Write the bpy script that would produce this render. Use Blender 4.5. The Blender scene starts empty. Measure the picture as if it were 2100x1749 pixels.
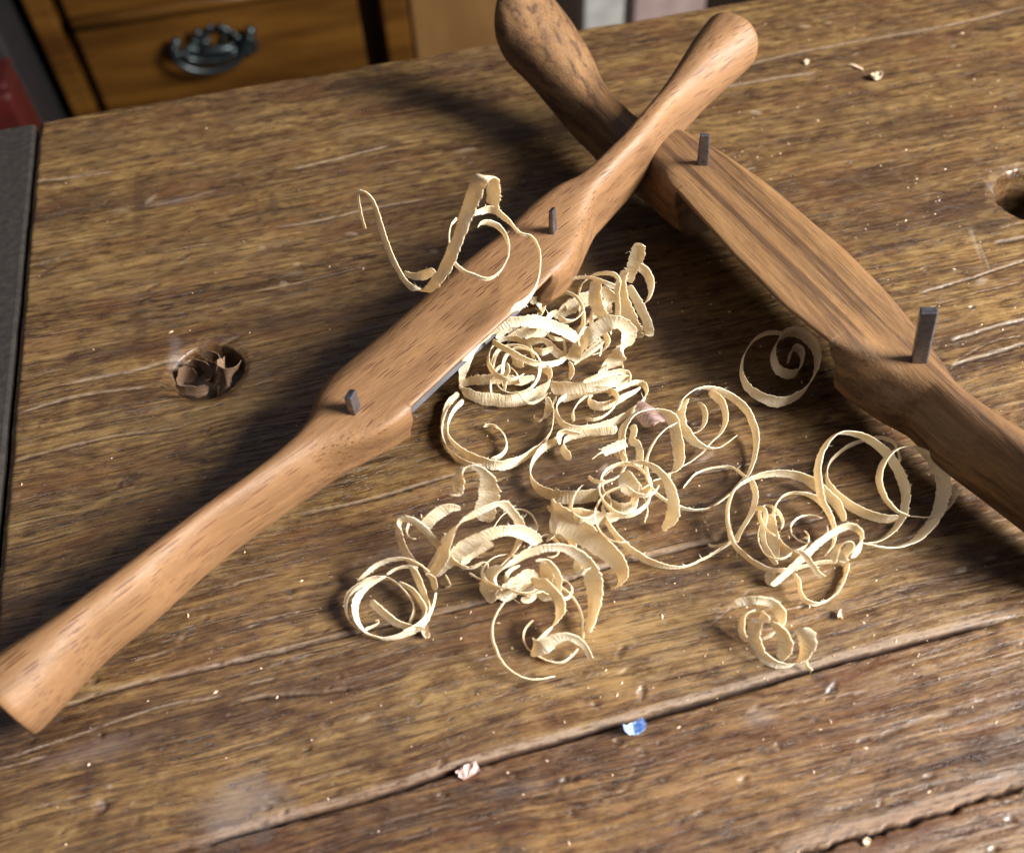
import bpy, math, random
import numpy as np
from mathutils import Vector, Matrix
random.seed(7); RNG=np.random.default_rng(11)
C=bpy.context.scene.collection
MM=0.001
# ------------------------------------------------------------------ camera calibration
CAM=np.array([0,0,0.17317]); F=2012.5; PX,PY=1050.0,874.5
R=np.array([[0.97121818,0.21029281,-0.11185788],[-0.23485141,0.76706706,-0.5970368],[-0.03975005,0.60612297,0.79437704]])
def ray(x,y): return R@np.array([x-PX,-(y-PY),-F])
def P(x,y,z=0.0):                       # point at height z seen at a place of the photograph
    d=ray(x,y); return CAM+d*((z-CAM[2])/d[2])
def PYP(x,y,Y):                         # point on the upright plane y=Y
    d=ray(x,y); return CAM+d*(Y/d[1])
def acam(ax,ay):
    return R@np.array([ax,ay,math.sqrt(max(0.05,1-ax*ax-ay*ay))])
# ------------------------------------------------------------------ node helpers
class NT:
    def __init__(s,name):
        s.m=bpy.data.materials.new(name); s.m.use_nodes=True; s.t=s.m.node_tree; s.t.nodes.clear()
        s.out=s.n('ShaderNodeOutputMaterial')
    def n(s,typ,**k):
        o=s.t.nodes.new(typ)
        for a,b in k.items(): setattr(o,a,b)
        return o
    def l(s,a,b): s.t.links.new(a,b)
    def put(s,sock,v):
        if v is None: return
        if hasattr(v,'is_output') or isinstance(v,bpy.types.NodeSocket): s.l(v,sock)
        else: sock.default_value=v
    def obj(s): return s.n('ShaderNodeTexCoord').outputs['Object']
    def map(s,vec,sc,rot=(0,0,0),loc=(0,0,0)):
        o=s.n('ShaderNodeMapping'); s.l(vec,o.inputs[0]); o.inputs['Scale'].default_value=sc
        o.inputs['Rotation'].default_value=rot; o.inputs['Location'].default_value=loc
        return o.outputs[0]
    def noise(s,vec,scale=1,detail=4,rough=.55,dist=0,fac=True):
        o=s.n('ShaderNodeTexNoise'); s.l(vec,o.inputs['Vector']); o.inputs['Scale'].default_value=scale
        o.inputs['Detail'].default_value=detail; o.inputs['Roughness'].default_value=rough; o.inputs['Distortion'].default_value=dist
        return o.outputs[0] if fac else o.outputs[1]
    def vor(s,vec,scale=1):
        o=s.n('ShaderNodeTexVoronoi'); s.l(vec,o.inputs['Vector']); o.inputs['Scale'].default_value=scale
        return o.outputs['Distance'],o.outputs['Color']
    def ramp(s,fac,stops,interp='LINEAR'):
        o=s.n('ShaderNodeValToRGB'); s.l(fac,o.inputs[0]); e=o.color_ramp.elements; o.color_ramp.interpolation=interp
        while len(e)<len(stops): e.new(.5)
        for i,(p,c) in enumerate(stops):
            e[i].position=p; e[i].color=(*c,1) if not isinstance(c,(int,float)) else (c,c,c,1)
        return o.outputs[0]
    def mix(s,f,a,b,mode='MIX'):
        o=s.n('ShaderNodeMix',data_type='RGBA',blend_type=mode)
        s.put(o.inputs[0],f)
        for i,v in ((6,a),(7,b)):
            if isinstance(v,tuple): v=(*v,1) if len(v)==3 else v
            s.put(o.inputs[i],v)
        return o.outputs[2]
    def math(s,op,a,b=None,clamp=False):
        o=s.n('ShaderNodeMath',operation=op,use_clamp=clamp); s.put(o.inputs[0],a)
        if b is not None: s.put(o.inputs[1],b)
        return o.outputs[0]
    def attr(s,name): return s.n('ShaderNodeAttribute',attribute_name=name).outputs['Fac']
    def bump(s,h,dist,strength=1,normal=None):
        o=s.n('ShaderNodeBump'); s.l(h,o.inputs['Height']); o.inputs['Distance'].default_value=dist; o.inputs['Strength'].default_value=strength
        if normal is not None: s.l(normal,o.inputs['Normal'])
        return o.outputs[0]
    def bsdf(s,col,rough=.5,metal=0,normal=None,spec=.5,**k):
        o=s.n('ShaderNodeBsdfPrincipled')
        s.put(o.inputs['Base Color'],(*col,1) if isinstance(col,tuple) else col)
        s.put(o.inputs['Roughness'],rough); s.put(o.inputs['Metallic'],metal); s.put(o.inputs['Specular IOR Level'],spec)
        if normal is not None: s.l(normal,o.inputs['Normal'])
        for a,b in k.items(): s.put(o.inputs[a],b)
        s.l(o.outputs[0],s.out.inputs[0]); return o
# ------------------------------------------------------------------ materials
def mat_bench():
    n=NT('worn_bench_pine'); o=n.obj(); mm=n.map(o,(1000,1000,1000))
    warp=n.noise(n.map(mm,(.02,.05,.05)),1,2,.5,fac=False)
    v=n.n('ShaderNodeVectorMath',operation='MULTIPLY_ADD'); n.l(warp,v.inputs[0]); v.inputs[1].default_value=(8,6,0); n.l(mm,v.inputs[2]); w=v.outputs[0]
    band=n.noise(n.map(w,(.006,.10,.2)),1,5,.62,.5)
    fib=n.noise(n.map(w,(.026,1.5,1)),1,5,.62)
    fine=n.noise(n.map(w,(.10,5.2,1)),1,4,.65)
    blot=n.noise(n.map(mm,(.05,.075,.1)),1,5,.62,.6)
    blot2=n.noise(n.map(w,(.17,.55,.3),loc=(31,7,0)),1,5,.7,.3)
    speck=n.noise(n.map(mm,(1.3,2.2,1)),1,4,.7)
    s1=n.math('ADD',n.math('MULTIPLY',band,.26),n.math('MULTIPLY',fib,.24))
    s2=n.math('ADD',s1,n.math('MULTIPLY',blot2,.34)); s2=n.math('ADD',s2,n.math('MULTIPLY',fine,.16))
    col=n.ramp(s2,[(.40,(.020,.010,.006)),(.455,(.050,.027,.014)),(.500,(.100,.057,.025)),(.55,(.170,.105,.043)),(.63,(.245,.163,.075))])
    col=n.mix(n.ramp(blot,[(.42,.0),(.62,.8)]),col,n.mix(.55,col,(0.0420,0.0227,0.0143)),'MIX')
    red=n.ramp(n.noise(n.map(mm,(.035,.09,.1),loc=(90,13,3)),1,4,.6),[(.50,0.),(.66,.7)])
    col=n.mix(red,col,n.mix(.55,col,(0.0966,0.0378,0.0168)))
    # thin dark grain lines, gathered in patches
    gm=n.ramp(n.noise(n.map(mm,(.03,.10,.1),loc=(7,70,0)),1,3,.6),[(.38,.2),(.54,1.)])
    ln=n.ramp(n.noise(n.map(w,(.035,2.2,1),loc=(0,9,0)),1,4,.65),[(.365,1.),(.415,0.)])
    ln=n.math('MULTIPLY',ln,gm)
    tick=n.ramp(n.noise(n.map(w,(.30,3.6,1),loc=(0,50,0)),1,3,.6),[(.29,1.),(.36,0.)])
    ln=n.math('MAXIMUM',ln,n.math('MULTIPLY',tick,.8))
    col=n.mix(n.math('MULTIPLY',ln,.82),col,(0.0185,0.0101,0.0067))
    d,_=n.vor(n.map(mm,(.13,.34,.3)),1)
    pit=n.ramp(n.math('ADD',d,n.math('MULTIPLY',n.noise(n.map(mm,(.8,1.6,1)),1,4,.7),.8)),[(.46,1.),(.53,0.)])
    col=n.mix(n.math('MULTIPLY',pit,.7),col,(0.0252,0.0134,0.0092))
    col=n.mix(n.ramp(speck,[(.56,0.),(.68,.45)]),col,(0.0294,0.0151,0.0084))
    st=n.attr('stain'); col=n.mix(n.math('MULTIPLY',st,n.ramp(n.noise(n.map(mm,(.3,.5,.5)),1,4,.7),[(.3,.45),(.7,1.)])),col,(0.0286,0.0143,0.0092))
    gold=n.attr('gold'); col=n.mix(n.math('MULTIPLY',gold,n.ramp(s2,[(.44,.0),(.54,.85)])),col,(0.2772,0.1722,0.0689))
    pale=n.math('MULTIPLY',n.attr('pale'),n.ramp(n.noise(n.map(mm,(.35,1.1,.5)),1,5,.7),[(.36,.1),(.55,1.)]))
    col=n.mix(n.math('MULTIPLY',pale,.9,True),col,(0.235,0.185,0.155))
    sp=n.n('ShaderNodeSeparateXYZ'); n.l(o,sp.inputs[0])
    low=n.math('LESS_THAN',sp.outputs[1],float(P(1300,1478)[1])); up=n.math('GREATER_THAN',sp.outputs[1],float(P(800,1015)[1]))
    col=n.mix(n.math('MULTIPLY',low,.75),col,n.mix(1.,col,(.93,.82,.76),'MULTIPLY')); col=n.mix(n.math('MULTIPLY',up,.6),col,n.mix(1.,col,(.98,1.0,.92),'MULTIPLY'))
    col=n.mix(1.,col,(.86,.825,.76),'MULTIPLY')
    cr=n.attr('crack'); col=n.mix(n.math('MULTIPLY',cr,1.,True),col,(.022,.014,.012))
    h=n.math('ADD',n.math('MULTIPLY',fib,.35),n.math('MULTIPLY',fine,.16)); h=n.math('ADD',h,n.math('MULTIPLY',blot2,.5))
    h=n.math('SUBTRACT',h,n.math('MULTIPLY',pit,.30)); h=n.math('SUBTRACT',h,n.math('MULTIPLY',ln,.32))
    h=n.math('ADD',h,n.math('MULTIPLY',n.noise(n.map(mm,(.9,1.7,1)),1,3,.6),.30))
    bp=n.bump(h,.00028,.8)
    grey_sheen=n.attr('grey_sheen')
    rg=n.ramp(n.math('ADD',n.math('MULTIPLY',blot2,.6),n.math('MULTIPLY',fine,.4)),[(.40,.24),(.60,.46)])
    rg=n.math('ADD',rg,n.math('MULTIPLY',pale,.4))
    col=n.mix(n.math('MULTIPLY',grey_sheen,.55),col,(.16,.135,.13))  # grey sheen of reflected room light, mixed into the base colour
    n.bsdf(col,n.math('MAXIMUM',rg,n.math('MULTIPLY',n.math('ADD',cr,pale),.8)),0,bp,n.math('SUBTRACT',.46,n.math('MULTIPLY',n.math('ADD',cr,pale),.45)))
    return n.m
def mat_beech(name,base,dark,fleck,angle,streak=.35,walnut=False):
    n=NT(name); o=n.obj(); mm=n.map(n.map(o,(1000,1000,1000)),(1,1,1),rot=(0,0,angle))
    b=n.noise(n.map(mm,(.007,.26,.26) if walnut else (.02,.28,.28)),1,4 if walnut else 5,.55,.3)
    fib=n.noise(n.map(mm,(.09,3.2,3.2)),1,4,.6)
    patch=n.noise(n.map(mm,(.03,.06,.06),loc=(5,5,5)),1,3,.5)
    if walnut:
        col=n.ramp(n.math('ADD',n.math('MULTIPLY',b,.65),n.math('MULTIPLY',fib,.35)),[(.37,dark),(.455,tuple(.5*(x+y) for x,y in zip(base,dark))),(.55,base),(.70,tuple(min(1,x*1.35) for x in base))])
        col=n.mix(n.ramp(patch,[(.4,0.),(.65,.35)]),col,(.10,.05,.026))
        lines=n.ramp(n.noise(n.map(mm,(.005,.5,.5),loc=(3,0,0)),1,3,.55,.1),[(.34,1.),(.43,0.)])
        col=n.mix(n.math('MULTIPLY',lines,.7),col,(.035,.016,.008))
        tk=n.ramp(n.noise(n.map(mm,(.25,3.4,3.4),loc=(3,2,0)),1,2,.6),[(.29,1.),(.36,0.)])
        col=n.mix(n.math('MULTIPLY',tk,.6),col,(.05,.022,.012))
    else:
        col=n.ramp(n.math('ADD',n.math('MULTIPLY',b,.6),n.math('MULTIPLY',fib,.4)),[(.35,tuple(x*.66 for x in base)),(.5,base),(.66,tuple(min(1,x*1.3) for x in base))])
        col=n.mix(n.ramp(patch,[(.4,0.),(.7,.4)]),col,dark)
    d,c=n.vor(n.map(mm,fleck),1)
    jit=n.noise(n.map(mm,(1.2,4,4)),1,2,.5)
    dd=n.math('ADD',d,n.math('MULTIPLY',n.math('SUBTRACT',jit,.5),.12))
    fl=n.ramp(dd,[(.235,1.),(.31,0.)])
    sep=n.n('ShaderNodeSeparateColor'); n.l(c,sep.inputs[0])
    fl=n.math('MULTIPLY',fl,n.ramp(sep.outputs[0],[(.10,0.15),(.45,1.)]))
    col=n.mix(n.math('MULTIPLY',fl,streak),col,(.075,.028,.013))
    h=n.math('SUBTRACT',n.math('MULTIPLY',fib,.5),n.math('MULTIPLY',fl,.12)); h=n.math('ADD',h,n.math('MULTIPLY',n.noise(n.map(mm,(.15,.3,.3)),1,3,.5),1.2))
    rg=n.ramp(n.noise(n.map(mm,(.12,.6,.6)),1,4,.6),[(.3,.44),(.7,.62)])
    n.bsdf(col,rg,0,n.bump(h,.00028,.8),.40)
    return n.m
def mat_steel(name,col=(.10,.105,.125),rough=.38):
    n=NT(name); mm=n.map(n.obj(),(1000,1000,1000))
    a=n.noise(n.map(mm,(.5,.5,.5)),1,5,.7); s=n.noise(n.map(mm,(.15,5,5)),1,3,.6)
    c=n.mix(n.ramp(a,[(.4,0.),(.7,.8)]),tuple(col),(.05,.045,.05))
    n.bsdf(c,n.ramp(a,[(.3,rough-.1),(.7,rough+.15)]),.85,n.bump(n.math('ADD',a,s),.00006,.5),.5)
    return n.m
def mat_shaving():
    n=NT('thin_wood_shaving'); uv=n.n('ShaderNodeUVMap',uv_map='UVMap').outputs[0]
    rnd=n.n('ShaderNodeObjectInfo').outputs['Random']
    fib=n.noise(n.map(uv,(.25,3.5,1)),1,4,.6); rid=n.noise(n.map(uv,(2.6,.35,1)),1,3,.55)
    blo=n.noise(n.map(uv,(.12,.4,1)),1,3,.5)
    c=n.ramp(n.math('ADD',n.math('MULTIPLY',fib,.5),n.math('MULTIPLY',blo,.5)),[(.34,(.78,.64,.40)),(.5,(.91,.85,.67)),(.66,(.96,.94,.85))])
    c=n.mix(n.ramp(rnd,[(0,0.),(1,.22)]),c,(.84,.68,.43))
    bp=n.bump(n.math('ADD',n.math('MULTIPLY',rid,1.),n.math('MULTIPLY',fib,.4)),.00035,.9)
    b=n.bsdf(c,.62,0,bp,.35)
    t=n.n('ShaderNodeBsdfTranslucent'); n.l(n.mix(.5,c,(.90,.60,.24)),t.inputs[0]); n.l(bp,t.inputs['Normal'])
    m=n.n('ShaderNodeMixShader'); m.inputs[0].default_value=.37; n.l(b.outputs[0],m.inputs[1]); n.l(t.outputs[0],m.inputs[2]); n.l(m.outputs[0],n.out.inputs[0])
    return n.m
def mat_plain(name,c1,c2=None,rough=.6,scale=(.05,.05,.05),metal=0,b=.0004,spec=.5):
    n=NT(name); mm=n.map(n.obj(),(1000,1000,1000)); a=n.noise(n.map(mm,scale),1,5,.6)
    col=n.mix(n.ramp(a,[(.38,0.),(.64,1.)]),c1,c2 or tuple(x*.6 for x in c1))
    n.bsdf(col,rough,metal,n.bump(a,b,.6),spec); return n.m
M=dict(
 bench=mat_bench(),
 beech=mat_beech('oiled_beech',(.164,.086,.038),(.120,.058,.025),(.108,1.45,1.45),.14,.85),
 walnut=mat_beech('brown_hardwood',(.160,.085,.034),(.034,.016,.007),(.13,.9,.9),.03,.2,True),
 steel=mat_steel('dark_forged_steel',(.20,.20,.235),.33), blade=mat_plain('blade_steel',(.020,.020,.026),(.012,.012,.015),.22,(.3,.3,.3),.6,.00001),
 shav=mat_shaving(),
 brownshav=mat_plain('stale_brown_shaving',(.17,.105,.062),(.09,.05,.03),.6,(.3,2,2)),
 pinkchip=mat_plain('pinkish_bark_curl',(.50,.36,.33),(.24,.13,.10),.35,(.3,1.2,1.2)),
 chip=mat_plain('pale_splinter_wood',(.55,.42,.30),(.36,.24,.15),.6,(.4,2,2)),
 strip=mat_plain('dark_edge_board',(.024,.019,.016),(.013,.011,.010),.55,(.5,.5,.5)),
 cab=mat_plain('orange_brown_varnished_wood',(.095,.040,.006),(.040,.015,.002),.30,(.006,.006,.05),0,.0002,.6),
 cabd=mat_plain('dark_varnished_moulding',(.04,.016,.005),(.022,.009,.003),.35,(.03,.03,.01)),
 cabl=mat_plain('lighter_varnished_panel',(.16,.085,.030),(.12,.06,.02),.4,(.02,.02,.006)),
 pewter=mat_steel('tarnished_pewter',(.05,.068,.072),.32),
 red=mat_plain('red_painted_tin',(.05,.005,.004),(.03,.004,.003),.4), label=mat_plain('tin_label',(.25,.21,.15),(.2,.15,.12),.5),
 grey=mat_plain('grey_plastic',(.014,.011,.012),(.008,.007,.008),.6), white=mat_plain('off_white_board',(.30,.29,.28),(.24,.23,.22),.6),
 pink=mat_plain('pale_pink_board',(.27,.20,.19),(.21,.15,.14),.6), floor=mat_plain('dark_floor',(.05,.028,.018),(.03,.018,.012),.6,(.01,.01,.01)),
 wall=mat_plain('dark_wall',(.03,.013,.009),(.02,.010,.007),.7,(.01,.01,.01)),
)
def mat_foil():
    n=NT('blue_foil'); mm=n.map(n.obj(),(1000,1000,1000)); a=n.noise(n.map(mm,(1.3,1.3,1.3)),1,3,.6)
    n.bsdf(n.ramp(a,[(.4,(.12,.28,.68)),(.5,(.30,.48,.82)),(.6,(.85,.88,.95))]),.3,.25,n.bump(a,.0003,.8)); return n.m
M['foil']=mat_foil()
# ------------------------------------------------------------------ object helpers
def tag(o,label=None,cat=None,group=None,kind=None):
    for k,v in (('label',label),('category',cat),('group',group),('kind',kind)):
        if v: o[k]=v
    return o
def empty(name,loc,rot=(0,0,0)):
    o=bpy.data.objects.new(name,None); C.objects.link(o); o.location=loc; o.rotation_euler=rot; o.empty_display_size=.01; return o
def mesh_obj(name,V,Fc,mat,parent=None,smooth=True,uv=None):
    me=bpy.data.meshes.new(name); me.from_pydata([tuple(map(float,v)) for v in V],[],[tuple(map(int,f)) for f in Fc]); me.update()
    if smooth: me.shade_smooth()
    if uv is not None:
        l=me.uv_layers.new(name='UVMap'); idx=np.zeros(len(me.loops),dtype=np.int32); me.loops.foreach_get('vertex_index',idx)
        l.data.foreach_set('uv',np.asarray(uv,dtype=np.float32)[idx].ravel())
    me.materials.append(mat); o=bpy.data.objects.new(name,me); C.objects.link(o)
    if parent: o.parent=parent
    return o
def recentre(o):
    me=o.data; n=len(me.vertices); co=np.zeros(n*3); me.vertices.foreach_get('co',co); co=co.reshape(-1,3)
    c=np.array([co[:,0].mean(),co[:,1].mean(),co[:,2].min()]); co-=c; me.vertices.foreach_set('co',co.ravel()); me.update(); o.location=c; return o
class MB:
    def __init__(s): s.V=[];s.F=[]
    def add(s,V,F):
        b=len(s.V); s.V+=[tuple(v) for v in V]; s.F+=[tuple(i+b for i in f) for f in F]
    def box(s,a,b,bev=0):
        x0,y0,z0=a;x1,y1,z1=b
        s.add([(x0,y0,z0),(x1,y0,z0),(x1,y1,z0),(x0,y1,z0),(x0,y0,z1),(x1,y0,z1),(x1,y1,z1),(x0,y1,z1)],[(0,3,2,1),(4,5,6,7),(0,1,5,4),(1,2,6,5),(2,3,7,6),(3,0,4,7)])
    def tube(s,pts,rad,n=12,cap=True):
        pts=np.array(pts,float); N=len(pts); rad=np.broadcast_to(rad,(N,)); T=np.gradient(pts,axis=0); T/=np.linalg.norm(T,axis=1)[:,None]
        up=np.array([0,0,1.]) if abs(T[0][2])<.9 else np.array([1.,0,0]); V=[]
        u=np.cross(T[0],up);u/=np.linalg.norm(u)
        for i in range(N):
            u=u-T[i]*(u@T[i]); u/=np.linalg.norm(u); w=np.cross(T[i],u)
            for k in range(n):
                a=2*math.pi*k/n; V.append(pts[i]+rad[i]*(math.cos(a)*u+math.sin(a)*w))
        Fc=[(i*n+k,i*n+(k+1)%n,(i+1)*n+(k+1)%n,(i+1)*n+k) for i in range(N-1) for k in range(n)]
        if cap: Fc+=[tuple(range(n-1,-1,-1)),tuple((N-1)*n+k for k in range(n))]
        s.add(V,Fc)
    def ball(s,c,r,n=12):
        V=[];r=np.broadcast_to(r,(3,))
        for i in range(n+1):
            t=math.pi*i/n
            for k in range(2*n):
                a=math.pi*k/n; V.append((c[0]+r[0]*math.sin(t)*math.cos(a),c[1]+r[1]*math.sin(t)*math.sin(a),c[2]+r[2]*math.cos(t)))
        m=2*n; s.add(V,[(i*m+k,(i+1)*m+k,(i+1)*m+(k+1)%m,i*m+(k+1)%m) for i in range(n) for k in range(m)])
    def build(s,name,mat,parent=None,smooth=False,bevel=0):
        o=mesh_obj(name,s.V,s.F,mat,parent,smooth)
        if bevel:
            b=o.modifiers.new('bevel','BEVEL'); b.width=bevel; b.segments=2; b.limit_method='ANGLE'
        return o
def crom(pts,n):
    p=np.array(pts,float); N=len(p); p=np.vstack([2*p[0]-p[1],p,2*p[-1]-p[-2]]); out=[]
    for i in range(1,N):
        a,b,c,d=p[i-1],p[i],p[i+1],p[i+2]
        for k in range(n):
            t=k/n; out.append(.5*((2*b)+(-a+c)*t+(2*a-5*b+4*c-d)*t*t+(-a+3*b-3*c+d)*t**3))
    out.append(p[-2]); return np.array(out)
def vnoise(x,y,seed,oct=4,g=.5):
    """fractal value noise on arrays"""
    tot=np.zeros(np.broadcast(x,y).shape); amp=1;s=0
    for o in range(oct):
        r=np.random.default_rng(seed*31+o); tb=r.random((256,256))
        xi=np.floor(x).astype(int);yi=np.floor(y).astype(int);fx=x-xi;fy=y-yi;fx=fx*fx*(3-2*fx);fy=fy*fy*(3-2*fy)
        a=tb[xi&255,yi&255];b=tb[(xi+1)&255,yi&255];c=tb[xi&255,(yi+1)&255];d=tb[(xi+1)&255,(yi+1)&255]
        tot+=amp*((a*(1-fx)+b*fx)*(1-fy)+(c*(1-fx)+d*fx)*fy); s+=amp; amp*=g; x=x*2.03+17.3;y=y*2.03+5.1
    return tot/s
def sst(a,b,x): t=np.clip((x-a)/(b-a),0,1); return t*t*(3-2*t)
# ------------------------------------------------------------------ workbench
XL,YB=-.0862,.2806
HOLES=[(P(425,760)[:2],.0083,'full'),(P(2130,398)[:2],.0110,'open')]
def build_bench():
    xs=np.concatenate([np.arange(XL,.262,.00042),np.linspace(.263,.60,60)])
    ys=np.concatenate([np.linspace(-.30,-.002,60),np.arange(-.0015,YB-.0004,.00030),[YB]])
    X,Y=np.meshgrid(xs,ys,indexing='ij'); xm=X*1000;ym=Y*1000
    wy=ym+6*(vnoise(xm*.013,ym*.02,3,3)-.5)
    Z=.0003*(vnoise(xm*.02,wy*.33,1,4,.6)-.5)+.00022*(vnoise(xm*.05,wy*1.0,2,3,.6)-.5)+.0008*(vnoise(xm*.03,ym*.03,4,3)-.5)
    crack=np.zeros_like(Z);pale=np.zeros_like(Z);stain=np.zeros_like(Z);grey_sheen=np.zeros_like(Z);gold=np.zeros_like(Z)
    jit=vnoise(xm*.35,ym*.35,9,4,.6)-.5
    def line(pts,w,depth,ck=1,pl=0,ploff=0,plw=1.,wob=.22):
        """worn crack: w half width mm, depth mm; pale worn shoulder"""
        W=[P(*p)[:2]*1000 for p in pts]
        W=crom([(a[0],a[1]) for a in W],6)
        reach=max(w,plw+abs(ploff))*2.2+1.5
        D=None
        x0,x1=W[:,0].min()-reach,W[:,0].max()+reach;y0,y1=W[:,1].min()-reach,W[:,1].max()+reach
        i0,i1=np.searchsorted(xs*1000,[x0,x1]);j0,j1=np.searchsorted(ys*1000,[y0,y1])
        if i1<=i0 or j1<=j0: return
        xx=xm[i0:i1,j0:j1];yy=ym[i0:i1,j0:j1]+jit[i0:i1,j0:j1]*wob*2
        dist=np.full(xx.shape,1e9);sg=np.zeros(xx.shape)
        for a,b in zip(W[:-1],W[1:]):
            d=b-a;L=d@d+1e-9;t=np.clip(((xx-a[0])*d[0]+(yy-a[1])*d[1])/L,0,1)
            ex=xx-a[0]-t*d[0];ey=yy-a[1]-t*d[1];q=np.hypot(ex,ey);m=q<dist
            dist=np.where(m,q,dist);sg=np.where(m,ey,sg)
        u=(xx-W[0,0])/(W[-1,0]-W[0,0]+1e-9); env=np.clip(np.minimum(u,1-u)*12,0,1)*(.6+.8*vnoise(xx*.08,xx*0,5,3))
        env=np.clip(env,0,1.2)
        g=(1-sst(w*.35,w*1.15,dist))*env
        Z[i0:i1,j0:j1]-=g*depth*.75*MM
        crack[i0:i1,j0:j1]=np.maximum(crack[i0:i1,j0:j1],g*ck)
        if pl:
            h=(1-sst(plw*.4,plw*1.2,np.abs(sg-ploff)))*env*(dist<reach)*pl
            pale[i0:i1,j0:j1]=np.maximum(pale[i0:i1,j0:j1],h)
            Z[i0:i1,j0:j1]-=h*.10*MM*np.clip(plw,0,1.5)
    def blob(arr,x,y,rx,ry,amt,ang=0,soft=.55,z=0):
        c=P(x,y)[:2]*1000; e=P(x+10,y)[:2]*1000; sc=np.linalg.norm(e-c)/10
        r=max(rx,ry)*sc*1.6;i0,i1=np.searchsorted(xs*1000,[c[0]-r,c[0]+r]);j0,j1=np.searchsorted(ys*1000,[c[1]-r,c[1]+r])
        if i1<=i0 or j1<=j0: return
        xx=xm[i0:i1,j0:j1]-c[0];yy=ym[i0:i1,j0:j1]-c[1];ca,sa=math.cos(ang),math.sin(ang)
        uu=(xx*ca+yy*sa)/(rx*sc);vv=(-xx*sa+yy*ca)/(ry*sc)
        q=np.hypot(uu,vv)+jit[i0:i1,j0:j1]*.9
        g=1-sst(1-soft,1+soft*.3,q)
        arr[i0:i1,j0:j1]=np.maximum(arr[i0:i1,j0:j1],g*amt)
        if z: Z[i0:i1,j0:j1]+=g*z*MM
    # board seams and long splits
    line([(300,1768),(500,1706),(750,1640),(960,1574),(1180,1512),(1300,1478),(1600,1392),(1800,1337),(2110,1258)],.58,1.6,1,1,1.05,.8)
    line([(400,1745),(480,1712),(560,1690),(650,1664)],.5,.5,.2,1,.2,1.1,.8)
    line([(1600,1762),(1850,1690),(2000,1643),(2120,1603)],.5,1.2,.9,1,1.3,1.4,.7)
    line([(1300,1486),(1450,1443),(1600,1399)],.3,.6,.6,.8,.9,.55)
    line([(105,1458),(250,1412),(500,1356),(760,1292),(880,1268)],.35,.8,1,.7,.6,.5)
    line([(860,1272),(1000,1237),(1150,1196),(1250,1162),(1500,1104)],.30,.7,.9,.85,.7,.65)
    line([(890,1300),(1000,1270),(1100,1240)],.25,.4,.7)
    line([(1500,1104),(1560,1092),(1700,1060)],.25,.5,.6)
    line([(600,1062),(700,1040),(800,1015),(930,975),(1010,960)],.30,.8,1,.6,.35,.35)
    line([(20,950),(130,920),(250,895),(380,880)],.30,.7,1,.5,.3,.3)
    line([(60,905),(200,870),(330,850)],.2,.4,.7)
    line([(0,1562),(150,1512),(330,1452),(480,1425)],.16,.4,.5,.75,.25,.25)
    line([(470,1445),(560,1428),(640,1424),(745,1411)],.28,.7,1,.4,.5,.3)
    line([(505,1288),(560,1268),(620,1255)],.15,.3,.3,.9,.1,.25)
    line([(1440,158),(1640,110),(1900,62),(2110,14)],.22,.5,.7,.6,.5,.5)
    line([(1440,188),(1600,160),(1680,150)],.25,.4,.4,.8,.3,.5)
    line([(1880,604),(1990,572),(2110,532)],.30,.8,1,.65,.45,.4)
    line([(1950,752),(2030,728),(2110,704)],.42,.9,.9,.6,.5,.45)
    line([(1960,742),(2040,700),(2110,690)],.2,.5,.8)
    line([(1950,700),(2040,672),(2110,655)],.35,.8,.8,.7,.4,.5)
    line([(1900,636),(1960,614),(2110,575)],.2,.5,.8)
    line([(2040,500),(2080,492),(2110,486)],.6,.6,.7,.5,.6,.5)
    line([(600,347),(700,325),(800,300)],.3,.3,.2,.9,0,.5)
    line([(520,600),(600,585),(700,560),(760,548)],.2,.3,.6,.6,.4,.3)
    line([(560,470),(650,455),(760,430),(880,410)],.35,.4,.8,.6,.5,.4)
    line([(60,375),(140,365),(240,352)],.2,.3,.3,.8,.2,.4)
    line([(150,640),(260,620),(350,600)],.25,.4,.7)
    line([(130,790),(240,770),(340,745),(500,690)],.35,.5,.6,.7,.5,.5)
    line([(40,850),(160,815),(310,795)],.2,.4,.6,.7,.4,.4)
    line([(1050,900),(1150,880),(1230,862)],.15,.3,.7)
    line([(1600,900),(1680,880),(1760,868)],.15,.3,.5)
    line([(1420,975),(1480,965),(1560,950)],.3,.3,.7,.4,.4,.3)
    line([(1800,1510),(1880,1480),(1960,1462)],.22,.25,.2,.9,0,.35)
    line([(1560,1455),(1680,1435),(1790,1415)],.15,.3,.5,.5,.3,.3)
    # scratches across
    for a in ([(1440,1300),(1480,1265),(1540,1210)],[(1470,1260),(1500,1250),(1560,1232)],[(1640,1290),(1600,1340),(1560,1370)],[(1310,1560),(1290,1600)],
              [(1690,245),(1712,275)],[(1440,90),(1500,130)],[(1620,505),(1560,530),(1500,560)],[(2012,500),(2035,560)],[(1995,470),(2018,545)]):
        if len(a)==2: a=[a[0],((a[0][0]+a[1][0])/2+2,(a[0][1]+a[1][1])/2),a[1]]
        line(a,.13,.15,.55,.4,.2,.2,.2)
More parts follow.
